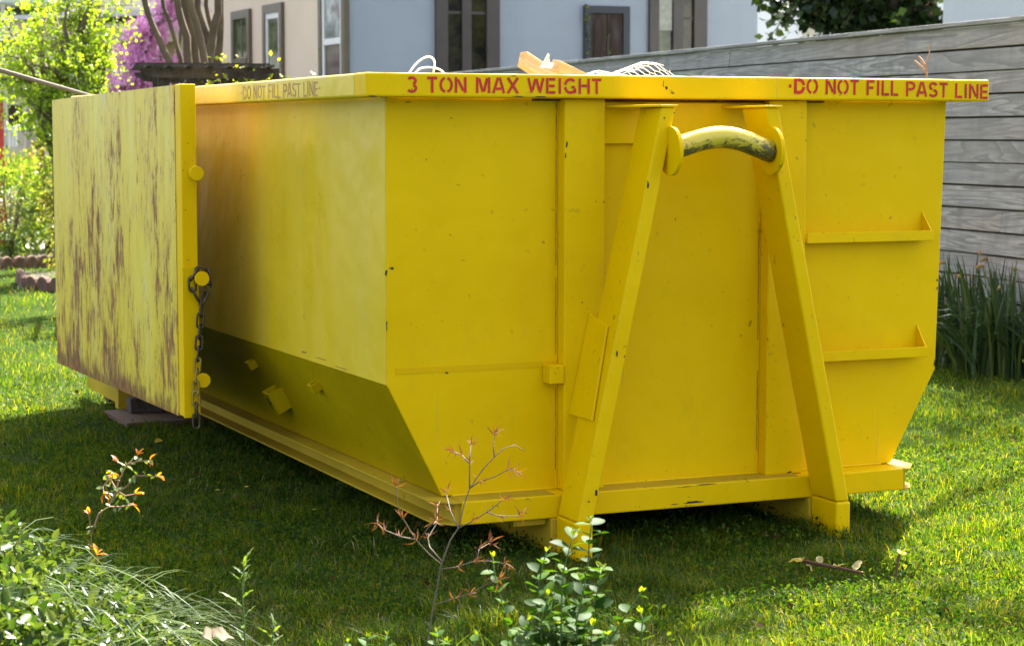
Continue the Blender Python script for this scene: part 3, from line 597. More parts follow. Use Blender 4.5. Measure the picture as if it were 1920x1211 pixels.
def tree(name, label, base, dirv, length, r0, depth, leafmat, nleaf, size, seed, barkmat=BARK, cat='tree', jitter=.25, stems=None, **k):
    rnd = random.Random(seed); t = thing(name, label, cat, loc=(base[0], base[1], base[2])); m = MB(); tips = []
    for sd_ in (stems or [dirv]): grow((0, 0, 0), sd_, length*rnd.uniform(.85, 1.15), r0, depth, rnd, m, tips, **k)
    m.build('trunk', barkmat, t, smooth=True)
    r = np.random.default_rng(seed); idx = r.integers(0, len(tips), nleaf); P = np.array([tips[i][0] for i in idx])+r.normal(0, jitter, (nleaf, 3))
    v, sz, lp = leaf_cloud(P, size, seed=seed); link('crown', np_mesh('crown', v, sz, lp, leafmat), t); return t
LIME = leaf_mat('lime_spring_leaves', (.14, .24, .015), (.22, .33, .025), (.34, .42, .05), .5, .5)
PINKF = leaf_mat('redbud_blossom', (.62, .32, .50), (.74, .46, .64), (.82, .62, .76), .8, .62, (1.3, 1.1, 1.3))
DARKL = leaf_mat('dark_evergreen_leaves', (.012, .028, .008), (.025, .05, .012), (.06, .09, .02), .4, .2)
SHRUBL = leaf_mat('shrub_leaves', (.07, .13, .02), (.14, .22, .03), (.24, .30, .06), .4, .4)
def limb_tree(name, label, base, dep, limbs, leafmat, per, size, jit, seed, r0=.06, barkmat=BARK, sub=4):
    b2 = at(base[0], 251, dep); t = thing(name, label, 'tree', loc=(b2.x, b2.y, 0)); m = MB(); rnd = random.Random(seed); P = []
    for lb in limbs:
        dz = rnd.uniform(-.5, .5); pts = [at(x, y, dep+dz*i/len(lb))-t.location for i, (x, y) in enumerate(lb)]; n = len(pts)
        if lb[0] == base: pts.insert(0, Vector((0, 0, 0))); n += 1
        m.tube(pts, [r0*(1-.85*i/(n-1)) for i in range(n)], 7)
        for a, c in zip(pts[1 if lb[0] == base else 0:], pts[2 if lb[0] == base else 1:]):
            L2 = (c-a).length
            for k_ in range(max(1, int(sub*L2/.35))):
                p = a.lerp(c, rnd.random()); q_ = p+((c-a).normalized()*.5+rvec0(rnd)).normalized()*rnd.uniform(.5, 2.2)*jit*2
                m.tube([p, p.lerp(q_, .5)+rvec0(rnd)*.03, q_], [r0*.14, r0*.1, r0*.04], 4)
                for h_ in range(per): f_ = rnd.uniform(.15, 1.05); P.append(p.lerp(q_, f_)+Vector((rnd.gauss(0, jit*.33), rnd.gauss(0, jit*.33), rnd.gauss(0, jit*.33))))
    m.build('trunk', barkmat, t, smooth=True); v, sz, lp = leaf_cloud(np.array(P), size, seed=seed); link('crown', np_mesh('crown', v, sz, lp, leafmat), t); return t
def rvec0(r): return Vector((r.gauss(0, 1), r.gauss(0, 1), r.gauss(0, 1))).normalized()
B = (128, 300)
limb_tree('lime_tree', 'young tree with lime green spring leaves beyond the rusty door', B, 21, [[B, (105, 220), (70, 150), (40, 95), (15, 55)], [B, (95, 230), (60, 190), (25, 130), (-30, 110)], [(105, 220), (80, 130), (78, 70), (88, 30)], [B, (130, 180), (120, 110), (110, 60), (105, 22)], [B, (150, 180), (160, 100), (150, 40), (150, -40)], [B, (165, 190), (180, 120), (184, 50), (188, -30)], [B, (170, 200), (192, 150), (200, 100), (204, 60)], [(160, 150), (180, 165), (200, 150)],
    [(120, 150), (100, 130), (55, 120)], [(160, 120), (130, 90), (120, 50), (128, 0)], [(150, 60), (170, 10), (175, -60)], [(105, 230), (80, 210), (45, 180), (38, 160)], [B, (110, 260), (80, 230), (58, 190)], [(150, 110), (170, 60), (192, 20)], [(100, 290), (90, 260), (70, 215)], [(120, 240), (105, 190), (100, 150), (60, 75)], [(170, 200), (150, 150), (140, 110)], [(180, 130), (190, 90), (175, 60)], [(60, 150), (20, 150), (-60, 150)]], LIME, 60, .045, .15, 3, .045)
B = (262, 230)
limb_tree('redbud_tree', 'redbud tree in pink blossom behind the dark pergola', B, 33, [[B, (250, 170), (235, 130), (225, 105)], [B, (262, 170), (262, 110), (258, 85)], [B, (275, 160), (290, 110), (305, 90)], [B, (235, 180), (215, 160), (205, 140)], [(262, 120), (285, 60), (305, 20), (318, -30)], [(290, 110), (315, 110), (325, 130)], [(250, 150), (290, 140), (318, 155)], [(275, 70), (300, 40), (325, 40)], [(262, 120), (268, 60), (272, 35)], [(235, 140), (245, 110), (270, 100)], [(250, 165), (225, 165), (190, 170)], [(305, 30), (322, 5), (330, -30)]], PINKF, 60, .07, .17, 8, .05)
B = (1755, 200)
limb_tree('evergreen_tree', 'dark evergreen tree above the fence at upper right', B, 27, [[B, (1745, 55), (1728, 0), (1700, -70), (1680, -160)], [(1728, 0), (1680, 10), (1620, 25), (1560, 40)], [(1735, 30), (1690, 45), (1640, 52), (1590, 62)], [(1715, -40), (1640, -20), (1570, 5), (1525, 25)], [(1700, -70), (1620, -60), (1540, -30), (1470, -15)], [(1740, 40), (1710, 60), (1680, 70)], [(1728, 0), (1700, 20), (1670, 40)], [(1640, -20), (1610, 20), (1580, 30)], [(1620, 25), (1590, 60), (1565, 70)], [(1700, -70), (1750, -60), (1800, -40)], [(1570, 5), (1545, 30), (1530, 40)], [(1680, 10), (1650, 55), (1625, 68)], [(1600, -40), (1590, -5), (1560, 15)], [(1680, -20), (1660, 5), (1640, 20)], [(1740, -10), (1745, 5), (1752, 15)], [(1470, -15), (1455, -5), (1445, 3)], [(1540, -30), (1510, -10), (1492, 8)]], DARKL, 38, .13, .2, 5, .13)
b = at(235, 251, 75); tree('background_tree', 'dark distant tree behind the pale blue house', (b.x, b.y, 0), (0, 0, 1), 4., .25, 3, DARKL, 9000, .4, 6, jitter=.9, split=4)
OT = thing('shade_tree', 'tall leafy tree beyond the fence whose boughs reach above the dumpster', 'tree', loc=(8.4, 5.0, 0)); om = MB(); rn = random.Random(17); PP = []; O0 = Vector((8.4, 5.0, 0))
def bough(pts, r0, r1): om.tube([Vector(p)-O0 for p in pts], [r0+(r1-r0)*i/(len(pts)-1) for i in range(len(pts))], 8)
bough([(8.4, 5, 0), (8.3, 4.95, 2), (8.1, 4.85, 3.6), (7.8, 4.7, 5.)], .2, .12); bough([(7.8, 4.7, 5), (6.9, 4.2, 5.9), (5.9, 3.6, 6.3), (4.9, 2.9, 6.35), (3.9, 2.35, 6.2), (2.7, 2.2, 6.)], .045, .008); bough([(7.8, 4.7, 5), (7.8, 5.6, 5.8), (8.1, 6.4, 6.2)], .09, .03); bough([(7.8, 4.7, 5), (8.6, 4.3, 6.2), (9.4, 4.2, 7.2)], .09, .03); bough([(4.9, 2.9, 6.35), (4.95, 2.3, 6.2), (4.95, 1.8, 6.)], .014, .006); bough([(7.8, 5.6, 5.8), (7.3, 5.4, 6.1), (6.9, 5.1, 6.2)], .04, .01)
for (x, y, z, sr, nt) in ((2.7, 2.2, 6., .2, 16), (3.0, 2.15, 6.05, .2, 18), (3.35, 2.12, 6.1, .2, 20), (3.7, 2.08, 6.1, .2, 18), (4.0, 2.0, 6.1, .18, 10), (4.95, 1.72, 6., .2, 14), (5.35, 2.0, 6., .16, 7), (7.3, 5.4, 6.1, .35, 24), (7.8, 5.9, 6., .35, 26), (8.1, 6.4, 6.2, .4, 26), (6.95, 5.0, 6.2, .3, 14), (9.2, 4.3, 7., .6, 40), (8.7, 5.2, 7., .6, 40), (6.3, 3.9, 6.2, .2, 5)):
    for _ in range(nt):
        a = Vector((x, y, z))-O0+Vector((rn.gauss(0, sr), rn.gauss(0, sr*.6), rn.gauss(0, .15))); om.tube([Vector((x, y, z))-O0, a], [.006, .003], 4)
        for _ in range(13): PP.append(a+Vector((rn.gauss(0, .09), rn.gauss(0, .09), rn.gauss(0, .07))))
om.build('trunk', BARK, OT, smooth=True); v, sz, lp = leaf_cloud(np.array(PP), .075, seed=18); link('crown', np_mesh('crown', v, sz, lp, SHRUBL), OT)
# crape myrtle: bare fluted stems rising from one foot
cm = at(352, 251, 18.5); CMT = thing('multi_stem_tree', 'bare multi stemmed tree with smooth tan trunks behind the pergola', 'tree', loc=(cm.x, cm.y, 0)); mk = FPX/18.5
def cmp_(px, py, dd=0.): return at(px, py, 18.5+dd)-CMT.location
stems = [((345, 215), (318, 118), (297, 75), (277, 25), (258, -40), (235, -160), .045, -.2), ((348, 215), (338, 112), (325, 65), (308, 15), (297, -50), (270, -180), .032, .1), ((352, 215), (353, 118), (349, 70), (335, 25), (325, -50), (318, -190), .055, -.1),
         ((356, 215), (358, 115), (352, 60), (342, 5), (345, -60), (352, -190), .05, .25), ((358, 215), (368, 118), (364, 75), (352, 25), (350, -50), (372, -190), .05, .0), ((360, 215), (384, 118), (375, 70), (360, 15), (352, -50), (340, -170), .05, -.25),
         ((362, 215), (385, 110), (389, 70), (372, 20), (365, -50), (380, -190), .055, .2), ((364, 215), (390, 118), (398, 70), (408, 25), (408, -50), (430, -190), .058, -.05), ((366, 215), (408, 118), (413, 70), (414, 20), (412, -50), (440, -190), .05, .15), ((366, 215), (402, 118), (398, 60), (386, 10), (392, -60), (400, -190), .035, .3)]
for st in stems:
    pts = [cmp_(p[0], p[1], st[7]*(1-i*.0)+.05*i*st[7]) for i, p in enumerate(st[:6])]; pts.insert(0, Vector((pts[0].x*.6, pts[0].y*.6, 0.)))
    sm = []; 
    for i in range(len(pts)-1):
        for t_ in (0, .5): sm.append(pts[i].lerp(pts[i+1], t_)+Vector((random.gauss(0, .003), random.gauss(0, .003), 0)))
    sm.append(pts[-1]); MB().tube(sm, [st[6]*.8*(1-.4*i/len(sm)) for i in range(len(sm))], 9).build('trunk', BARKG, CMT, smooth=True)
tw = MB(); tips = []; rn = random.Random(4)
for st in stems:
    e = cmp_(st[5][0], st[5][1], st[7]); grow(e, (rn.gauss(0, .5), rn.gauss(0, .5), 1), 1.1, .02, 2, rn, tw, tips)
tw.build('branches', BARKG, CMT); P = np.array([tips[i][0] for i in rng.integers(0, len(tips), 1500)])+rng.normal(0, .1, (1500, 3)); v, sz, lp = leaf_cloud(P, .06, seed=9); link('crown', np_mesh('crown', v, sz, lp, SHRUBL), CMT)

# pergola
pg0 = at(270, 251, 16.5); PG = thing('pergola', 'dark brown timber pergola just behind the rusty door', 'pergola', loc=(pg0.x, pg0.y, 0)); pk = FPX/16.5
pe = at(505, 251, 16.7); PG.rotation_euler.z = math.atan2(pe.y-pg0.y, pe.x-pg0.x); PX = lambda px: (px-270)/pk; PZ = lambda py: 1.49+(251-py)/pk
L_ = (pe-pg0).length
for y in (0, 1.5): MB().prism([(-.03, PZ(127)), (-.03, PZ(133)), (.05, PZ(144)), (.12, PZ(146)), (L_, PZ(148)), (L_, PZ(127))], 1, y, y+.05).build('beam', PERG, PG)
for x in np.arange(.02, L_, .16): MB().box(x, x+.045, -.25, 1.8, PZ(127)+.002, PZ(123)+.002).build('rafter', PERG, PG)
for y in (-.1, .3, .7, 1.1, 1.5): MB().box(-.06, L_, y, y+.05, PZ(123)+.0045, PZ(120)+.004).build('slat', PERG, PG)
for x in (.12, .62, 1.0):
    for y in (.055, 1.4): MB().box(x, x+.09, y, y+.09, 0, PZ(127)-.002).build('post', PERG, PG)
VINE = leaf_mat('vine_leaves', (.04, .07, .02), (.09, .12, .02), (.45, .42, .03), .5, .35)
vb = at(500, 251, 16.9); vt = thing('climbing_vine', 'scrambling vine with yellow flecks on the right end of the pergola', 'vine', loc=(vb.x, vb.y, 0)); P = np.stack([rng.normal(0, .16, 420), rng.normal(0, .16, 420), PZ(130)-.18+rng.normal(0, .12, 420)], 1)
P[:, 0] += rng.uniform(-.5, .08, 420); v, sz, lp = leaf_cloud(P, .045, seed=3); link('foliage', np_mesh('foliage', v, sz, lp, VINE), vt); MB().tube([(0, 0, 0), (.03, 0, .9), (-.05, 0, PZ(135))], .015, 6).build('stem', BARK, vt)
# small vine beside the shuttered window
vx = fx(1096); wv = thing('wall_vine', 'thin vine with yellow green leaves climbing the shuttered window frame', 'vine', loc=(hx+vx, hy-.1, 0))
st_ = [(0+.03*math.sin(z*5), 0, z) for z in np.arange(0, 3.5, .1)]; MB().tube(st_, .008, 4).build('stem', BARK, wv)
MB().tube([(.25, 0, 1.9)]+[(.3+.04*math.sin(z*6)+.12*(z-2.2), -.02, z) for z in np.arange(2.2, 3.05, .1)], .008, 4).build('stem', BARK, wv)
P = np.array([st_[i] for i in rng.integers(15, 35, 90)]+[(.3+.04*math.sin(z*6)+.12*(z-2.2), -.02, z) for z in rng.uniform(2.2, 3.1, 40)])+rng.normal(0, .03, (130, 3)); v, sz, lp = leaf_cloud(P, .05, seed=31); link('foliage', np_mesh('foliage', v, sz, lp, VINE), wv)

# garden bed far left: bank, shrubs, tulips, brick edging, path
def bank():
    n, mm = 26, 14; vs = []; c0 = at(-60, 251, 33); 
    for i in range(n):
        for j in range(mm):
            u, v_ = i/(n-1), j/(mm-1); x = c0.x-14+u*22; y = c0.y-3+v_*14
            z = -.02+.80*(math.sin(math.pi*min(1, v_*1.6+.02))**.7 if v_*1.6 < 1 else .0)*(min(1, 6*u, 6*(1-u)))+.0
            vs.append((x, y, z+random.gauss(0, .015)))
    return MB().add(vs, [(i*mm+j, (i+1)*mm+j, (i+1)*mm+j+1, i*mm+j+1) for i in range(n-1) for j in range(mm-1)])
MULCH = flat('dark_mulch', (.045, .03, .022), .95, .5, 20)
kind(bank().build('garden_bank', MULCH, None, smooth=True), 'structure')
def shrub(label, px, dep, w, h, n, size, mat, seed, cat='shrub', name='garden_shrub'):
    b2 = at(px, 251, dep); t = thing(name, label, cat, 'garden bed shrubs', (b2.x, b2.y, 0)); r = np.random.default_rng(seed)
    d = r.normal(size=(n, 3)); d /= np.linalg.norm(d, axis=1, keepdims=True); q = r.uniform(.35, 1.05, n)[:, None]**.6
    lump = 1+.28*np.sin(d[:, :1]*7+seed)*np.cos(d[:, 1:2]*6)+.15*np.sin(d[:, 2:]*11)
    P = d*q*lump*np.array([w, w*.8, h*.5]); P[:, 2] += h*.52; P[:, 2] = np.abs(P[:, 2])
    v, sz, lp = leaf_cloud(P, size, seed=seed); link('foliage', np_mesh('foliage', v, sz, lp, mat), t)
    m = MB(); rr = random.Random(seed)
    for _ in range(9): a = rr.uniform(0, 6.28); m.tube([(0, 0, 0), (math.cos(a)*w*.3, math.sin(a)*w*.3, h*.4), (math.cos(a)*w*.6, math.sin(a)*w*.6, h*.8)], [.015, .01, .004], 4)
    m.build('stems', BARK, t); return t
SHRUB2 = leaf_mat('bronze_green_leaves', (.10, .13, .02), (.22, .25, .04), (.34, .26, .08), .4, .4)
shrub('leafy green shrub at the left edge behind the brick edging', 15, 24.5, .62, 1.22, 4200, .055, SHRUBL, 21)
shrub('sunlit yellow green shrub close beside the rusty door', 86, 26, .42, 1.1, 3200, .05, SHRUB2, 22)
shrub('low bronze tinted shrub under the pink tulips', 40, 29, .6, 1.22, 2600, .055, SHRUB2, 23)
shrub('small shrub growing tight against the left edge of the rusty door', 101, 22.5, .16, 2.3, 1600, .05, SHRUB2, 24)
TUL = flat('salmon_tulip_petals', (.75, .30, .22), .5, .25); GST = flat('green_stem', (.06, .115, .02), .6)
for i, (px, py, lab) in enumerate([(5, 293, 'leftmost salmon tulip beside the red post'), (37, 303, 'salmon tulip standing left of the pair of tulips'), (53, 298, 'left one of two salmon tulips that touch'), (61, 297, 'right one of two salmon tulips that touch'), (76, 306, 'salmon tulip nearest the rusty door'), (12, 312, 'low orange tulip below the leftmost tulip')]):
    p = at(px, py, 31.5); t = thing('tulip', lab, 'tulip', 'tulips on the garden bank', (p.x, p.y, .6)); hz = p.z-.6
    MB().tube([(0, 0, 0), (.01, 0, hz)], .006, 5).build('stem', GST, t)
    for a in range(5):
        c, s_ = math.cos(a*1.257), math.sin(a*1.257); R = Matrix.Rotation(a*1.257, 3, 'Z')
        MB().add([R @ Vector(q) for q in ((0, 0, hz-.04), (.035, -.032, hz-.01), (.042, -.028, hz+.04), (.02, 0, hz+.085), (.042, .028, hz+.04), (.035, .032, hz-.01))], [(0, 1, 2, 3, 4, 5)]).build('petal', TUL, t)
    for a in (0.5, 3.4): R = Matrix.Rotation(a, 3, 'Z'); MB().add([R @ Vector(q) for q in ((0, -.02, 0), (0, .02, 0), (.08, .03, hz*.5), (.14, 0, hz*.85), (.08, -.03, hz*.5))], [(0, 1, 2, 3, 4)]).build('leaf', GST, t)
BRICK = flat('terracotta_brick', (.13, .07, .048), .9, .3, 14); PAVE = flat('pale_paving', (.55, .52, .48), .9, .12, 3)
def edging(label, pts, n):
    P = [on(*q, 2, .0) for q in pts]; t = thing('brick_edging', label, 'edging', 'terracotta bed edging', P[0]); w = .15
    tot = sum((b2-a).length for a, b2 in zip(P, P[1:]))
    me = MB().prism([(-.07, 0), (.07, 0), (.07, .09), (.05, .125), (.02, .145), (-.02, .145), (-.05, .125), (-.07, .09)], 1, -.03, .03).mesh('edging_brick', BRICK)
    for a, b2 in zip(P, P[1:]):
        d = (b2-a); k_ = max(1, int(d.length/w))
        for i in range(k_):
            o = link('brick', me, t, bevel=.01); o.location = a+d*(i+.5)/k_-P[0]; o.rotation_euler = (random.gauss(0, .06), random.gauss(0, .05), math.atan2(d.y, d.x)+random.gauss(0, .05))
edging('scalloped terracotta edging along the front of the shrub bed', [(-60, 510), (0, 507), (115, 500)], 9)
edging('short corner of terracotta edging nearest the rusty door', [(34, 530), (48, 545), (118, 549)], 6)
pa = [on(40, 470, 2, 0), on(150, 470, 2, 0), on(150, 436, 2, 0), on(60, 436, 2, 0)]
pth = MB().add([(p.x, p.y, .006) for p in pa], [(0, 1, 2, 3)]).build('path', PAVE); kind(pth, 'structure')
bed = [on(-100, 507, 2, 0), on(130, 500, 2, 0), on(130, 470, 2, 0), on(-100, 470, 2, 0)]; kind(MB().add([(p.x, p.y, .004) for p in bed], [(0, 1, 2, 3)]).build('flower_bed', MULCH), 'structure')
bed = [on(30, 532, 2, 0), on(130, 548, 2, 0), on(130, 508, 2, 0), on(30, 510, 2, 0)]; kind(MB().add([(p.x, p.y, .005) for p in bed], [(0, 1, 2, 3)]).build('flower_bed', MULCH), 'structure')
rp = at(-3, 251, 27); o = MB().box(-.06, .06, -.06, .06, 0, 1.49+70/(FPX/27)).build('red_post', flat('red_paint', (.40, .03, .02), .5)); o.location = (rp.x, rp.y, 0); tag(o, 'bright red post at the left edge of the photo', 'post')
MB().box(-.1, .1, -.1, .1, 1.49+70/(FPX/27)+.002, 1.49+76/(FPX/27)).build('post_cap', WHITE, o)
wt = at(86, 251, 27); o = MB(); N_ = 10
for i in range(N_):
    pass
r_ = [(.42*math.cos(math.radians(a)), .30*math.sin(math.radians(a))) for a in range(0, 181, 15)]
o = MB().prism(r_, 1, -.3, .3).build('white_dome', WHITE, None, bevel=.05); o.location = (wt.x, wt.y, .72); tag(o, 'unidentified pale rounded cover behind the shrub beside the rusty door', 'dome')  # low dome standing for an unidentified white rounded shape
# weathered pole lying across the dumpster rail
pa_, pb_ = at(-120, 98, 11.9), at(200, 189, 12.35)
o = MB().tube([pa_, pa_.lerp(pb_, .5), pb_, pb_+(pb_-pa_)*.25], [.017, .014, .011, .010], 10).build('wooden_pole', POLE, None, smooth=True); tag(o, 'thin grey pole sticking out over the rear of the dumpster at left', 'pole')

# ================================================================== THINGS IN THE DUMPSTER
def heap():
    n, mm = 30, 50; vs = []
    for i in range(n):
        for j in range(mm): x = .06+i/(n-1)*2.16; y = .06+j/(mm-1)*4.5; vs.append((x, y, 1.25+.10*math.sin(x*5+y*3)+random.gauss(0, .05)-.9*max(0, (y-3.5))))
    return MB().add(vs, [(i*mm+j, (i+1)*mm+j, (i+1)*mm+j+1, i*mm+j+1) for i in range(n-1) for j in range(mm-1)])
o = kind(heap().build('rubble', flat('mixed_rubble', (.25, .2, .15), .95, .5, 12)), 'stuff'); o['label'] = 'mixed rubble filling the dumpster below its rim'; o['category'] = 'rubble'
def plank(name, label, a, b2, w, h, mat, roll=0):
    a, b2 = Vector(a), Vector(b2); d = (b2-a).normalized(); s_ = d.cross(Vector((0, 0, 1))).normalized(); u = s_.cross(d)
    s_, u = s_*math.cos(roll)+u*math.sin(roll), u*math.cos(roll)-s_*math.sin(roll)
    L2 = (b2-a).length; o = MB().box(0, L2, -w/2, w/2, -h/2, h/2).build(name, mat, None, bevel=.002)
    o.matrix_world = Matrix((d, s_, u)).transposed().to_4x4(); o.location = a; return tag(o, label, 'lumber')
a = at(979, 111, 8.15); plank('lumber', 'pale lumber offcut with its square end rising highest above the dumpster rim', a, a+Vector((.78, .30, -.36)), .038, .062, LUMBER, .15)
a = at(1040, 123, 8.05); plank('lumber', 'second lumber offcut lying lower behind the paper scrap', a, a+Vector((.80, .35, -.26)), .038, .045, LUMBER, -.1)
a = at(1026, 117, 8.0); r2 = random.Random(2)
pm = MB(); q = [Vector((-.03, 0, -.02)), Vector((-.012, .01, .0)), Vector((.0, -.01, .035)), Vector((.012, .004, .028)), Vector((.008, .01, 0)), Vector((.028, -.008, -.004)), Vector((.01, -.014, -.025))]
pm.add([v_ for v_ in q]+[v_+Vector((.004, .012, .0)) for v_ in q], [tuple(range(7)), tuple(range(13, 6, -1))]+[(i, (i+1) % 7, (i+1) % 7+7, i+7) for i in range(7)])
o = pm.build('paper_scrap', WHITE); o.location = a; tag(o, 'torn white paper scrap caught between the two lumber offcuts', 'paper')
WIRE = flat('white_wire', (.75, .75, .73), .5, .05)
for lab, pts in (('taller white wire loop above the front rim', [(760, 150), (775, 126), (790, 112), (803, 107), (812, 111), (815, 121), (812, 140), (808, 160)]), ('lower white wire loop crossing the taller one', [(770, 150), (785, 131), (800, 127), (815, 128), (830, 135), (842, 155)])):
    P = [at(x, y, 8.1+.12*i/len(pts)) for i, (x, y) in enumerate(pts)]; cr = []
    for i in range(len(P)-1):
        p0, p1, p2, p3 = P[max(0, i-1)], P[i], P[i+1], P[min(len(P)-1, i+2)]
        for t_ in (0, .25, .5, .75): cr.append(.5*((2*p1)+(p2-p0)*t_+(2*p0-5*p1+4*p2-p3)*t_**2+(3*p1-p0-3*p2+p3)*t_**3))
    o = MB().tube(cr+[P[-1]], .0042, 6).build('wire_loop', WIRE, None, smooth=True); tag(o, lab, 'wire')
# chicken wire
net = MB(); c0 = at(1180, 150, 8.25); hxs = .028
def npos(u, v_): return c0+Vector((u*.94, u*-.05+v_*.9, .012+.06*math.exp(-((u-.07)/.10)**2)*(1-.5*v_)+.03*math.exp(-((u+.16)/.06)**2)-.10*abs(v_)-max(0, abs(u)-.12)*.22))
seen = set()
for i in range(-6, 8):
    for j in range(-2, 5):
        cx, cy = i*hxs*1.5, (j+.5*(i % 2))*hxs*1.732
        hp_ = [(cx+hxs*math.cos(a*math.pi/3), cy+hxs*math.sin(a*math.pi/3)) for a in range(6)]
        for a in range(3):
            net.tube([npos(*hp_[a]), npos(*hp_[a+1])], .0016, 4)
o = net.build('chicken_wire', WIRE); tag(o, 'crumpled piece of white hexagonal chicken wire poking above the rim', 'wire netting')
tws = thing('dry_twig', 'small dry forked twig sticking up behind the right lettering', 'twig', loc=at(1738, 150, 9.0)); B0 = tws.location
for pts in ([(1738, 175), (1738, 140), (1736, 120), (1743, 100), (1741, 84)], [(1738, 138), (1730, 128), (1715, 114)], [(1735, 125), (1728, 112), (1722, 106)]):
    MB().tube([at(x, y, 9.0)-B0 for x, y in pts], [.006, .005, .004, .003, .002][:len(pts)], 5).build('branch', flat('dry_twig_bark', (.30, .19, .14), .8), tws)

# ================================================================== LAWN
HALF = .37
def lawn_points(n, d0, d1, p):
    u = rng.random(n); d = (d0**(1-p)+u*(d1**(1-p)-d0**(1-p)))**(1/(1-p)); a = rng.uniform(-HALF, HALF, n)
    f = np.array([math.sin(YAW), math.cos(YAW)]); r = np.array([math.cos(YAW), -math.sin(YAW)])
    q = CAM[:2]+d[:, None]*(f+np.tan(a)[:, None]*r); return q, d
def vnoise(q, s, seed):
    r = np.random.default_rng(seed); G = r.random((64, 64)); x = (q[:, 0]*s) % 64; y = (q[:, 1]*s) % 64; i = x.astype(int); j = y.astype(int); fx_, fy_ = x-i, y-j
    fx_ = fx_*fx_*(3-2*fx_); fy_ = fy_*fy_*(3-2*fy_); g_ = lambda a, b_: G[a % 64, b_ % 64]
    return (g_(i, j)*(1-fx_)+g_(i+1, j)*fx_)*(1-fy_)+(g_(i, j+1)*(1-fx_)+g_(i+1, j+1)*fx_)*fy_
FR = np.array([FA.x, FA.y]); fdn = np.array([fn.x, fn.y])
def keep(q):
    under = (q[:, 0] > .75) & (q[:, 0] < 2.0) & (q[:, 1] > .8) & (q[:, 1] < 4.3)
    feet = (np.abs(np.abs(q[:, 0]-1.15)-.525) < .04) & (q[:, 1] > -.30) & (q[:, 1] < 4.8)
    bdm = (q[:, 0] > -.11) & (q[:, 0] < .39) & (q[:, 1] > 3.57) & (q[:, 1] < 4.13)
    beyond = ((q-FR)@fdn) < .05
    return ~(under | feet | bdm | beyond)
def blades(q, d, hmul, seed, wmin=.0028):
    r = np.random.default_rng(seed); n = len(q); clump = vnoise(q, 7, 1); big = vnoise(q, 1.6, 2)
    h = (.010+.026*r.random(n)**1.5+.19*np.clip(clump-.52, 0, 1)*r.random(n)+.03*np.clip(big-.3, 0, 1))*hmul
    w = np.maximum(wmin*r.uniform(.7, 1.4, n), d*.00030)
    th = 2*math.pi*(vnoise(q, 2.3, 3)*1.6+r.random(n)*.75); lean = h*r.uniform(.15, 1.25, n)
    dx, dy = np.cos(th), np.sin(th); ph = r.uniform(0, 2*math.pi, n); sx, sy_ = np.cos(ph)*w/2, np.sin(ph)*w/2
    x, y = q[:, 0], q[:, 1]; z0 = np.full(n, -.002)
    V = np.stack([np.stack([x-sx, y-sy_, z0], 1), np.stack([x+sx, y+sy_, z0], 1), np.stack([x+dx*lean*.32+sx*.8, y+dy*lean*.32+sy_*.8, h*.6], 1), np.stack([x+dx*lean*.32-sx*.8, y+dy*lean*.32-sy_*.8, h*.6], 1), np.stack([x+dx*lean, y+dy*lean, h*.95-lean*.15], 1)], 1).reshape(-1, 3)
    o = np.arange(n)[:, None]*5; lp = np.concatenate([o+np.array([0, 1, 2, 3]), o+np.array([3, 2, 4])], 1).ravel(); sz = np.tile([4, 3], n); return V, sz, lp
q, d = lawn_points(470000, 4.7, 13.5, 1.9); k_ = keep(q) & (vnoise(q, 2.6, 21)*.6+vnoise(q, 9, 22)*.4+rng.uniform(-.12, .12, len(q)) > .27); q, d = q[k_], d[k_]
lg_ = kind(link('lawn_grass', np_mesh('lawn_grass', *blades(q, d, 1., 5), GRASS)), 'stuff'); tag(lg_, 'short mown green grass covering the lawn round the dumpster', 'grass')
q, d = lawn_points(110000, 13.5, 34, 1.5); k_ = keep(q); q, d = q[k_], d[k_]
lg2 = kind(link('lawn_grass', np_mesh('lawn_grass', *blades(q, d, 1.15, 6), GRASS)), 'stuff'); tag(lg2, 'distant sunny lawn grass at the far left', 'grass')
q, d = lawn_points(120000, 4.7, 13, 1.9); k_ = keep(q) & (vnoise(q, 1.9, 8)+.6*vnoise(q, 9, 9)+rng.uniform(-.35, .35, len(q)) > .72); q = q[k_]; P = np.concatenate([q, rng.uniform(.012, .055, (len(q), 1))], 1)
v, sz, lp = leaf_cloud2(P, .0155, up=.35, seed=12); cl = kind(link('clover', np_mesh('clover', v, sz, lp, CLOVER)), 'stuff'); tag(cl, 'small clover and weed leaves mixed through the lawn', 'clover')
q, d = lawn_points(16000, 4.7, 9, 1.9); k_ = keep(q); q, d = q[k_], d[k_]; k_ = vnoise(q, 1.2, 14) > .5; q, d = q[k_], d[k_]
sg = kind(link('dry_grass', np_mesh('dry_grass', *blades(q, d, .9, 15), STRAW)), 'stuff'); tag(sg, 'scattered dry straw coloured blades in the lawn', 'dry grass')

q, d = lawn_points(700, 4.7, 12, 1.9); q = q[keep(q)]; P = np.concatenate([q, rng.uniform(.012, .04, (len(q), 1))], 1); v, sz, lp = leaf_cloud(P, .024, up=.2, elong=1.4, spread=.6, seed=77)
ll = kind(link('leaf_litter', np_mesh('leaf_litter', v, sz, lp, leaf_mat('brown_leaf_litter', (.035, .024, .008), (.07, .048, .014), (.15, .11, .03), .9, .1, spec=.05))), 'stuff'); tag(ll, 'scattered brown dead leaf bits lying in the lawn', 'leaf litter')
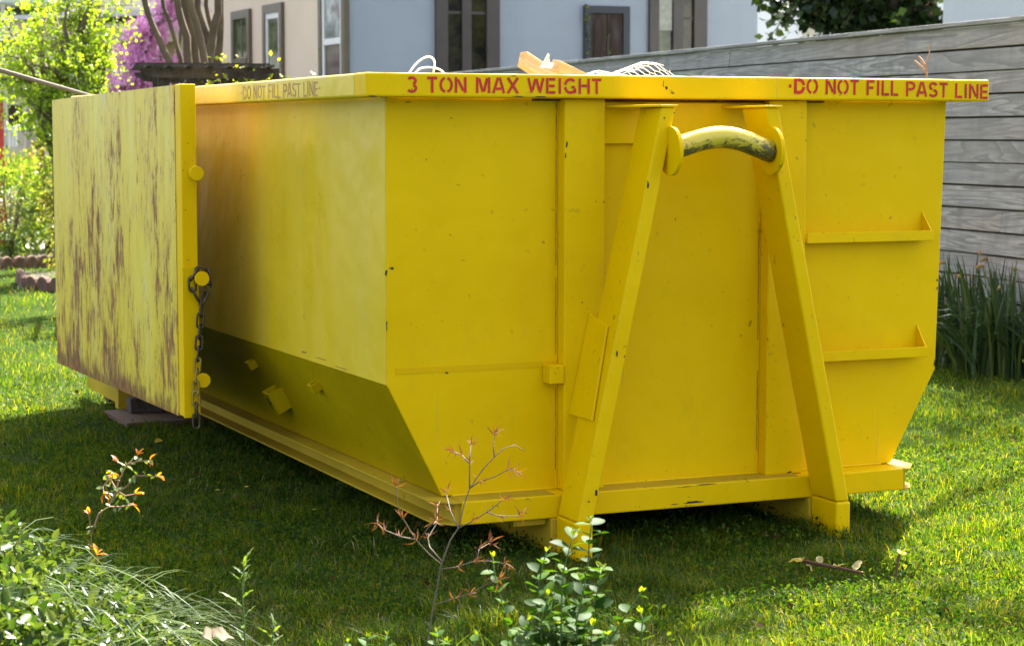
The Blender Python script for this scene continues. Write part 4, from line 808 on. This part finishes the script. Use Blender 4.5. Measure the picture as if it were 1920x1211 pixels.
# ================================================================== PLANTS
def leaf_mesh(name, L, Wd, mat, fold=.25, curl=.25, tip=1.0, n=5, wav=0.):
    vs = []; r = random.Random(len(name))
    for i in range(n+1):
        t_ = i/n; w = Wd*(math.sin(math.pi*(t_**tip))**.75 if 0 < t_ < 1 else .04)/2; z = -curl*L*t_*t_
        for s_ in (-1, 0, 1): vs.append((s_*w, L*t_, z+abs(s_)*fold*w+wav*w*math.sin(i*2.4+s_)))
    fs = []
    for i in range(n):
        for j in (0, 1): a = i*3+j; fs.append((a, a+1, a+4, a+3))
    return MB().add(vs, fs).mesh(name, mat, True)
def place_leaf(me, parent, pos, direc, roll=0, scale=1., name='leaf', nrm=None):
    d = Vector(direc).normalized(); up = Vector(nrm) if nrm else Vector((0, 0, 1)); x = d.cross(up)
    x = x.normalized() if x.length > .05 else Vector((1, 0, 0)); z = x.cross(d); o = link(name, me, parent)
    R = Matrix((x, d, z)).transposed().to_4x4() @ Matrix.Rotation(roll, 4, 'Y')
    o.matrix_basis = Matrix.Translation(Vector(pos)) @ R @ Matrix.Scale(scale, 4); return o
def rvec(r, up=0.): return Vector((r.gauss(0, 1), r.gauss(0, 1), r.gauss(0, 1)+up)).normalized()

# -- bare sapling with reddish unfolding leaves
SAPB = flat('sapling_bark', (.11, .08, .05), .7, .25, 30); SAPL = leaf_obj_mat('red_brown_leaflets', (.10, .035, .018), (.16, .06, .03), (.24, .11, .05), .7, .2, .15)
sap_leaf = leaf_mesh('red_leaflet', .030, .0036, SAPL, .4, .7)
SD = 5.35; root = at(808, 1300, SD); SP = thing('sapling', 'thin bare sapling with reddish curled leaflets in front of the dumpster corner', 'sapling', loc=(root.x, root.y, 0))
rs_ = random.Random(3)
def z5(zx, zy): return (400+zx/2.81, 780+zy/2.81)
def sap(pts, r0, r1, dz, first=False):
    P = []
    for i, q in enumerate(pts): P.append(at(*z5(*q), SD+dz*i/max(1, len(pts)-1)+(0 if i == 0 else rs_.gauss(0, .006)))-SP.location)
    if first: P.insert(0, Vector((0, 0, 0)))
    MB().tube(P, [r0+(r1-r0)*i/(len(P)-1) for i in range(len(P))], 6).build('branch', SAPB, SP, smooth=True); return P
sap([(1130, 1211), (1150, 1050), (1180, 900), (1200, 780), (1250, 650), (1290, 590), (1320, 470), (1350, 380), (1420, 280), (1480, 215), (1530, 170), (1590, 152), (1645, 185)], .003, .0009, .1, True)
for pts, dz, nt in (([(1350, 380), (1350, 250), (1357, 150)], .05, 2), ([(1350, 380), (1400, 345), (1480, 320), (1545, 285), (1590, 285)], -.08, 3), ([(1480, 215), (1475, 160), (1482, 100)], .04, 2), ([(1345, 245), (1310, 205), (1268, 188)], .06, 2), ([(1200, 780), (1140, 730), (1065, 650), (1000, 540), (970, 460), (965, 370)], -.15, 3),
        ([(1065, 650), (990, 635), (905, 600), (865, 565)], .1, 2), ([(1205, 765), (1140, 690), (1130, 640), (1180, 560), (1180, 480)], .15, 3), ([(1085, 655), (1130, 590), (1170, 550)], -.05, 2), ([(1290, 590), (1360, 555), (1440, 505), (1490, 470), (1525, 440)], -.12, 2), ([(1440, 505), (1500, 525), (1610, 525)], .05, 2),
        ([(1290, 590), (1250, 500), (1225, 400)], .1, 2), ([(1205, 805), (1280, 795), (1370, 765), (1450, 762), (1530, 775)], -.12, 2), ([(1390, 760), (1400, 700), (1455, 668)], .05, 2), ([(1175, 990), (1270, 960), (1350, 935), (1430, 890), (1500, 860)], -.15, 3)):
    P = sap(pts, .0019, .0008, dz)
    for i, p in enumerate(P[1:]):
        last = i == len(P)-2; tdir = (p-P[i]).normalized()
        for _ in range(9 if last else (5 if rs_.random() < .7 else 0)):
            dd = (tdir*.7+rvec(rs_, .1)*.8); place_leaf(sap_leaf, SP, p+rvec(rs_)*.003, dd, rs_.uniform(0, 6), rs_.uniform(.5, 1.1))
# -- round-leaved evergreen shrub
EUOL = leaf_obj_mat('glossy_round_leaves', (.014, .045, .006), (.028, .075, .008), (.06, .12, .012), .55, .38, .09); EUON = leaf_obj_mat('fresh_lime_leaves', (.10, .165, .008), (.15, .21, .012), (.20, .24, .02), .5, .45, .2)
el, en = leaf_mesh('round_leaf', .044, .029, EUOL, .18, .18, .9), leaf_mesh('fresh_leaf', .028, .014, EUON, .5, -.1, .9)
def leafy_shrub(label, stems, SDp, node, lm, tipm, seed, sc=1., name='leafy_shrub', skip=0.):
    r = random.Random(seed); b2 = at(*stems[0][0], SDp); t = thing(name, label, 'shrub', loc=(b2.x, b2.y, 0))
    for pts in stems:
        dz = r.uniform(-.12, .12); P = [at(x, y, SDp+dz+r.gauss(0, .008))-t.location for x, y in pts]
        if P[0].z > .03: P.insert(0, Vector((P[0].x*.8, P[0].y*.8, 0)))
        MB().tube(P, [.0028-.0014*i/(len(P)-1) for i in range(len(P))], 5).build('stem', GST, t, smooth=True)
        acc = 0; nxt = .02; a = r.uniform(0, 3)
        for p, q_ in zip(P, P[1:]):
            L2 = (q_-p).length; s_ = nxt
            while s_ < L2:
                c = p.lerp(q_, s_/L2); a += 1.571+r.gauss(0, .2); tdir = (q_-p).normalized()
                for sg_ in (0, math.pi):
                    if r.random() < skip: continue
                    out = Vector((math.cos(a+sg_), math.sin(a+sg_), .25+r.gauss(0, .25)))+tdir*.35
                    place_leaf(lm, t, c, out, r.gauss(0, .35), sc*r.uniform(.65, 1.12))
                s_ += node*r.uniform(.8, 1.2)
            nxt = s_-L2
        tdir = (P[-1]-P[-2]).normalized()
        for k2_ in range(4):
            aa = k2_*1.57+r.random(); place_leaf(tipm, t, P[-1], tdir*1.0+Vector((math.cos(aa), math.sin(aa), 0))*.7, r.gauss(0, .3), sc*r.uniform(.5, .95))
    return t
def z6(l): return [(800+x/3.84, 900+y/3.84) for x, y in l]
leafy_shrub('glossy round leaved green shrub in the foreground before the left foot of the dumpster', [z6(l) for l in (
    [(720, 1330), (770, 1050), (790, 900), (820, 680), (850, 560), (862, 515)], [(960, 1330), (970, 950), (975, 760), (985, 650), (1030, 480), (1055, 400)], [(1080, 1330), (1080, 1000), (1130, 800), (1165, 560), (1170, 450), (1185, 330), (1182, 290)],
    [(1120, 1330), (1140, 1010), (1200, 920), (1230, 800), (1245, 700), (1258, 630)], [(880, 1330), (900, 1194), (920, 1110), (940, 1050)], [(1160, 1330), (1180, 1194), (1190, 1100), (1195, 1050)], [(850, 1330), (830, 1194), (820, 1050), (850, 930), (880, 830)], [(1010, 1330), (1000, 1120), (1040, 1000), (1080, 900), (1110, 720)], [(640, 1330), (680, 1150), (740, 1020)], [(930, 1330), (910, 1150), (880, 1000), (900, 880)], [(1040, 1330), (1060, 1160), (1090, 1060)], [(760, 1330), (740, 1200), (700, 1100)], [(1220, 1330), (1250, 1200), (1290, 1120)], [(980, 1330), (1010, 1200), (1000, 1080), (1020, 900)], [(820, 1330), (860, 1220), (870, 1120)])], 5.05, .020, el, en, 5, 1.06, skip=.1)
leafy_shrub('sparse leafy shoot leaning right beside the glossy foreground shrub', [z6(l) for l in ([(1280, 1330), (1320, 1150), (1400, 1030), (1460, 930), (1540, 810)], [(1540, 1330), (1545, 1120), (1555, 1010), (1540, 960)])], 5.1, .026, el, en, 9, .95, skip=.2)
leafy_shrub('single upright leafy shoot just right of the bare sapling', [z6(l) for l in ([(600, 1330), (570, 980), (520, 800), (490, 680), (475, 560)],)], 5.25, .026, el, en, 11, .92, skip=.15)
leafy_shrub('low leafy sprigs at the bottom edge left of the sapling foot', [[(735, 1260), (722, 1205), (725, 1190)], [(690, 1260), (688, 1205), (690, 1196)], [(655, 1270), (650, 1212), (652, 1204)]], 5.0, .022, el, en, 13, .75)
leafy_shrub('low leafy sprig at the bottom edge between sapling and glossy shrub', [[(815, 1270), (818, 1215), (820, 1185)], [(850, 1270), (845, 1225), (838, 1205)], [(880, 1260), (888, 1215), (893, 1190)]], 5.0, .022, el, en, 14, .8)
# -- weed with narrow toothed leaves
WL = leaf_obj_mat('weed_leaves', (.05, .10, .018), (.08, .14, .025), (.13, .18, .04), .5, .4, .25); wlm = leaf_mesh('narrow_leaf', .075, .011, WL, .3, .35, .75, 7, .6)
wr = random.Random(6)
def weed(label, pts, SDp, nleaf, sc):
    b2 = at(*pts[0], SDp); t = thing('weed', label, 'weed', loc=(b2.x, b2.y, 0)); P = [at(x, y, SDp+wr.gauss(0, .006))-t.location for x, y in pts]; P.insert(0, Vector((0, 0, 0)))
    MB().tube(P, [.0035-.002*i/(len(P)-1) for i in range(len(P))], 6).build('stem', GST, t, smooth=True); a = 0
    for k_ in range(nleaf):
        f = (k_+.5)/nleaf*(len(P)-1); i = min(int(f), len(P)-2); c = P[i].lerp(P[i+1], f-i); a += 2.4
        place_leaf(wlm, t, c, (math.cos(a), math.sin(a), .7+wr.gauss(0, .3)+(1.2*k_/nleaf)), wr.gauss(0, .4), sc*wr.uniform(.55, 1.15)*(1-.35*k_/nleaf))
    for k_ in range(16): place_leaf(wlm, t, P[-1]+Vector((0, 0, -.05*wr.random())), rvec(wr, 1.2), 0, .28*sc*wr.uniform(.6, 1.2), 'bud')
weed('tall narrow leaved weed lit by the sun right of the mounded grass clump', [(462, 1260), (458, 1180), (455, 1120), (456, 1085), (459, 1050)], 5.0, 16, 1.)
weed('shorter narrow leaved weed leaning beside the tall weed', [(500, 1280), (505, 1230), (512, 1190), (516, 1165)], 4.95, 12, .75)
# -- rose shoot with copper leaves
ROG = leaf_obj_mat('rose_green_leaves', (.04, .08, .015), (.08, .13, .025), (.15, .18, .035), .28, .3, .5); ROC = leaf_obj_mat('copper_rose_leaves', (.24, .07, .01), (.32, .13, .015), (.36, .19, .02), .4, .45, .3)
rg, rc = leaf_mesh('rose_leaf', .026, .016, ROG, .3, .2), leaf_mesh('copper_leaf', .03, .013, ROC, .45, .3); RD = 5.9
def z4(l): return [(x/2.946, 800+y/2.946) for x, y in l]
rb = at(*z4([(505, 860)])[0], RD); RO = thing('rose_shoot', 'arching rose shoot with green and copper leaves above the mounded grass clump', 'rose', loc=(rb.x, rb.y, 0)); rr = random.Random(12)
for pts, dz in (([(505, 860), (500, 700), (505, 590), (490, 480)], 0), ([(505, 590), (545, 480), (600, 440), (635, 370), (660, 290), (700, 210), (760, 160)], .15), ([(635, 370), (700, 330), (740, 270), (810, 270), (870, 275)], -.1), ([(640, 350), (690, 380), (750, 370)], .05), ([(700, 210), (760, 190), (830, 185)], -.05), ([(600, 440), (660, 440), (730, 430)], .1), ([(660, 300), (610, 280), (570, 330), (575, 370)], -.1), ([(640, 340), (600, 270), (620, 255)], .08), ([(690, 215), (650, 195)], 0)):
    P = [at(x, y, RD+dz*i/len(pts))-RO.location for i, (x, y) in enumerate(z4(pts))]
    if pts[0] == (505, 860): P.insert(0, Vector((0, 0, 0)))
    MB().tube(P, [.0028-.0012*i/len(P) for i in range(len(P))], 5).build('stem', flat('rose_stem', (.22, .11, .05), .6), RO)
    if pts[0] == (505, 860): P = P[2:]
    for p, q_ in zip(P, P[1:]):
        for k_ in range(3):
            c = p.lerp(q_, rr.random()); place_leaf(rg, RO, c, rvec(rr, .3), rr.gauss(0, .5), rr.uniform(.5, 1.))
    for k_ in range(4): place_leaf(rc, RO, P[-1], rvec(rr, .2)+(P[-1]-P[-2]).normalized(), rr.gauss(0, .4), rr.uniform(.6, 1.1))
for k_ in range(6): place_leaf(rc, RO, at(181, 1040, RD)-RO.location, rvec(rr, .8), rr.gauss(0, .5), rr.uniform(.8, 1.25))
# -- mounded strappy grass at bottom left, with broad leaves growing through it
LIR = leaf_mat('strappy_grass', (.018, .042, .006), (.038, .072, .009), (.08, .115, .018), .40, .3, spec=.16); BROAD = leaf_mat('broad_groundcover_leaves', (.018, .042, .007), (.042, .080, .014), (.12, .16, .03), .36, .4, spec=.28)
def arcs(n, seed, mat, name, parent):
    r = np.random.default_rng(seed); m = MB(); 
    for i in range(n):
        if i % 11 == 0: cpx, cdep, cth = r.uniform(-230, 270), r.uniform(4.5, 5.85), r.normal(-.35, .75)
        px, dep = cpx+r.normal(0, 14), cdep+r.normal(0, .04)
        b2 = at(px, 251, dep); hgt = float(np.clip(.37-max(0, px+60)*.00062, .12, .5))*r.uniform(.6, 1.08); th = cth+r.normal(0, .35); L = r.uniform(.2, .44)
        dv = Vector((math.cos(th), math.sin(th), 0)); sv = Vector((-dv.y, dv.x, 0)); w = r.uniform(.0024, .0050); vs = []; dr_ = r.uniform(.62, .9); wig = Vector((r.normal(), r.normal(), 0))
        for k_ in range(10):
            t_ = k_/9; p = Vector((b2.x, b2.y, 0))+dv*L*t_**1.5+wig*math.sin(t_*3.)*.03+Vector((0, 0, hgt*math.sin(math.pi*(.02+t_*dr_)))); ww = w*math.sin(math.pi*min(.97, .25+t_*.73))
            vs += [p-sv*ww, p+sv*ww]
        m.add(vs, [(2*k_, 2*k_+1, 2*k_+3, 2*k_+2) for k_ in range(9)])
    me = bpy.data.meshes.new(name); me.from_pydata(m.v, [], m.f); me.materials.append(mat); me.polygons.foreach_set('use_smooth', [True]*len(me.polygons)); return link(name, me, parent)
lm_ = at(100, 251, 5.1); LM = thing('mounded_grass', 'arching strappy grass clump with broad leaves filling the bottom left corner', 'grass clump', loc=(0, 0, 0))
kind(arcs(1500, 41, LIR, 'blades', LM), 'stuff')
r = np.random.default_rng(44); n = 9500; P = np.zeros((n, 3))
for i in range(n):
    px, dep = r.uniform(-200, 385), r.uniform(4.5, 5.7); b2 = at(px, 251, dep); P[i] = (b2.x, b2.y, max(.08, .34-max(0, px+60)*.00060)*r.uniform(.6, 1.42))
v, sz, lp = leaf_cloud2(P, .031, up=.5, seed=45); kind(link('broad_leaves', np_mesh('broad_leaves', v, sz, lp, BROAD), LM), 'stuff')
LMD = flat('leaf_litter', (.06, .04, .02), .95, .5, 30)
# taller grass at the bottom edge
def tall_grass(label, px0, px1, d0, d1, n, hmin, hmax, seed):
    r = np.random.default_rng(seed); m = MB(); b2 = at((px0+px1)/2, 251, (d0+d1)/2); t = thing('tall_grass', label, 'grass', 'uncut grass along the bottom edge', (b2.x, b2.y, 0))
    for i in range(n):
        q_ = at(r.uniform(px0, px1), 251, r.uniform(d0, d1))-t.location; hgt = r.uniform(hmin, hmax); th = r.uniform(0, 6.28); ln = hgt*r.uniform(.1, .6); w = r.uniform(.0014, .003); a = r.uniform(0, 6.28); dv = Vector((math.cos(th), math.sin(th), 0)); sv = Vector((math.cos(a), math.sin(a), 0)); vs = []
        for k_ in range(5): t_ = k_/4; p = Vector((q_.x, q_.y, 0))+dv*ln*t_*t_+Vector((0, 0, hgt*(t_-.15*t_*t_))); vs += [p-sv*w*(1-t_**2*.95), p+sv*w*(1-t_**2*.95)]
        m.add(vs, [(2*k_, 2*k_+1, 2*k_+3, 2*k_+2) for k_ in range(4)])
    me = bpy.data.meshes.new('blades'); me.from_pydata(m.v, [], m.f); me.materials.append(TGR); kind(link('blades', me, t), 'stuff')
TGR = leaf_mat('tall_grass_blades', (.05, .10, .008), (.09, .15, .012), (.15, .19, .025), .4, .45)
tall_grass('loose tall grass blades round the foot of the sapling', 780, 1010, 4.7, 5.4, 160, .10, .26, 61)
tall_grass('tall grass blades below the glossy foreground shrub', 1000, 1300, 4.7, 5.2, 200, .08, .2, 62)
tall_grass('sunlit uncut grass at the bottom right', 1280, 1960, 4.75, 5.75, 2600, .04, .12, 63)
tall_grass('uncut grass between the mounded clump and the sapling', 380, 780, 4.7, 5.2, 260, .06, .14, 64)
# -- daffodil clumps by the fence
DAF = leaf_mat('daffodil_leaves', (.014, .038, .014), (.024, .056, .018), (.045, .08, .028), .45, .25, spec=.35); DFL = flat('withered_daffodil', (.24, .15, .05), .8, .3, 30)
def daffodils(label, px, dep, n, seed, hgt):
    r = random.Random(seed); b2 = at(px, 251, dep); t = thing('daffodil_clump', label, 'daffodils', 'faded daffodils along the fence', (b2.x, b2.y, 0)); m = MB()
    for i in range(n):
        p0 = Vector((r.gauss(0, .14), r.gauss(0, .12), 0)); th = r.gauss(2.73, .7) if r.random() < .55 else r.uniform(0, 6.28); h2 = hgt*r.uniform(.55, 1.05); L = h2*r.choice((.1, .2, .35, .6, .85, 1.))*r.uniform(.6, 1.2); w = r.uniform(.008, .013); dv = Vector((math.cos(th), math.sin(th), 0)); a = r.uniform(0, 3.14); sv = Vector((math.cos(a), math.sin(a), 0)); vs = []
        for k_ in range(7): t_ = k_/6; p = p0+dv*L*t_**1.7+Vector((0, 0, h2*(t_-(.42*t_**3 if L > .35*h2 else .05*t_**2)))); q2 = w*(1-t_**4*.85); vs += [p-sv*q2, p+sv*q2]
        m.add(vs, [(2*k_, 2*k_+1, 2*k_+3, 2*k_+2) for k_ in range(6)])
    me = bpy.data.meshes.new('leaves'); me.from_pydata(m.v, [], m.f); me.materials.append(DAF); kind(link('leaves', me, t), 'stuff')
    for i in range(3):
        h2 = hgt*r.uniform(.6, 1.0); th = r.uniform(0, 6.28); p = Vector((r.gauss(0, .15), r.gauss(0, .15), 0)); top = p+Vector((math.cos(th)*.12, math.sin(th)*.12, h2))
        f_ = MB().tube([p, p.lerp(top, .6)+Vector((0, 0, .05)), top], .004, 5).build('stalk', GST, t); q2 = top+Vector((math.cos(th)*.03, math.sin(th)*.03, -.01))
        MB().tube([top, top.lerp(q2, .4), q2, q2+Vector((math.cos(th)*.02, math.sin(th)*.02, -.012))], [.005, .014, .011, .004], 6).build('withered_flower', DFL, f_)
for i, (px, dep, n, lab) in enumerate(((1790, 13.6, 110, 'faded daffodil clump peeking out right behind the dumpster edge'), (1835, 13.2, 120, 'middle faded daffodil clump with arching leaves by the fence'), (1880, 12.7, 120, 'faded daffodil clump leaning left in front of the fence'), (1925, 12.6, 110, 'rightmost faded daffodil clump cut by the photo edge'), (1860, 14.2, 90, 'rear faded daffodil clump tight against the fence boards'), (1965, 13.2, 80, 'faded daffodil clump just outside the right edge'))):
    if i < 5: daffodils(lab, px, dep, n, 70+i, .74)
# -- bits on the lawn
YLF = flat('yellow_leaf', (.55, .38, .03), .5, .2); dl = leaf_mesh('fallen_leaf', .05, .03, YLF, .35, .3)
for (px, py, lab) in ((290, 829, 'yellow fallen leaf on the shaded lawn below the chain'),):
    p = on(px, py, 2, .05); o = place_leaf(dl, None, p, (.8, .3, .3), .5, 1., 'fallen_leaf'); tag(o, lab, 'leaf')
p = on(375, 1195, 2, .08); o = place_leaf(leaf_mesh('dry_leaf', .075, .055, flat('dry_pale_leaf', (.10, .07, .03), .8, .3, 25), .3, .3, .8, 6, .4), None, at(378, 1192, 5.0), (.8, -.3, .15), .3, 1., 'dry_leaf'); tag(o, 'large pale dry leaf at the right foot of the mounded grass', 'leaf')
DAN = flat('yellow_petals', (.70, .55, .02), .6)
for i, (px, py, lab) in enumerate(((408, 920, 'small yellow lawn flower left of the other two in the shade'), (462, 914, 'small yellow lawn flower in the middle of the shaded lawn'), (590, 957, 'small yellow lawn flower nearest the dumpster corner'), (1807, 886, 'small yellow lawn flower in the sun right of the dumpster'))):
    p = on(px, py, 2, .05); o = thing('lawn_flower', lab, 'flower', 'small yellow flowers in the lawn', (p.x, p.y, 0)); MB().tube([(0, 0, 0), (0, 0, .05)], .0015, 4).build('stalk', GST, o)
    hd = MB().add([(0, 0, .052)]+[(.011*(1 if k_ % 2 else .6)*math.cos(k_*math.pi/5), .011*(1 if k_ % 2 else .6)*math.sin(k_*math.pi/5), .056) for k_ in range(10)], [(0, k_+1, (k_+1) % 10+1) for k_ in range(10)]).build('flower_head', DAN, o)
bq = on(1560, 1062, 2, .06); BR = thing('fallen_branch', 'fallen reddish stem with pale withered leaves on the shaded grass', 'branch', loc=(bq.x, bq.y, 0))
P = [on(x, y, 2, z)-BR.location for x, y, z in ((1505, 1052, .07), (1540, 1058, .065), (1570, 1064, .065), (1600, 1070, .06), (1620, 1074, .055))]
MB().tube(P, [.007, .006, .0055, .005, .003], 7).build('stem', flat('red_brown_stem', (.085, .035, .014), .8), BR, smooth=True); WIT = leaf_obj_mat('withered_pale_leaf', (.40, .34, .14), (.50, .42, .20), (.45, .38, .10), .7, .3); wm = leaf_mesh('withered_leaf', .055, .026, WIT, .5, .4, .8, 5, .5); r = random.Random(5)
for i in (0, 0, 0, 1, 2, 2, 3, 3): place_leaf(wm, BR, P[i], rvec(r, .5), r.uniform(-1, 1), r.uniform(.6, 1.))
sq = on(1675, 1105, 2, 0); SK = thing('cut_stem', 'upright red brown cut stem with a pale tip standing in the grass', 'stem', loc=(sq.x, sq.y, 0)); e = at(1686, 1038, (sq-Vector(CAM)).dot(Vector(FW)))-SK.location
MB().tube([(0, 0, 0), e*.5, e], .0042, 7).build('stem', flat('red_brown_stem2', (.11, .05, .02), .8), SK)
for _ in range(4): place_leaf(wm, SK, e, rvec(r, .6), r.uniform(-1, 1), .45)
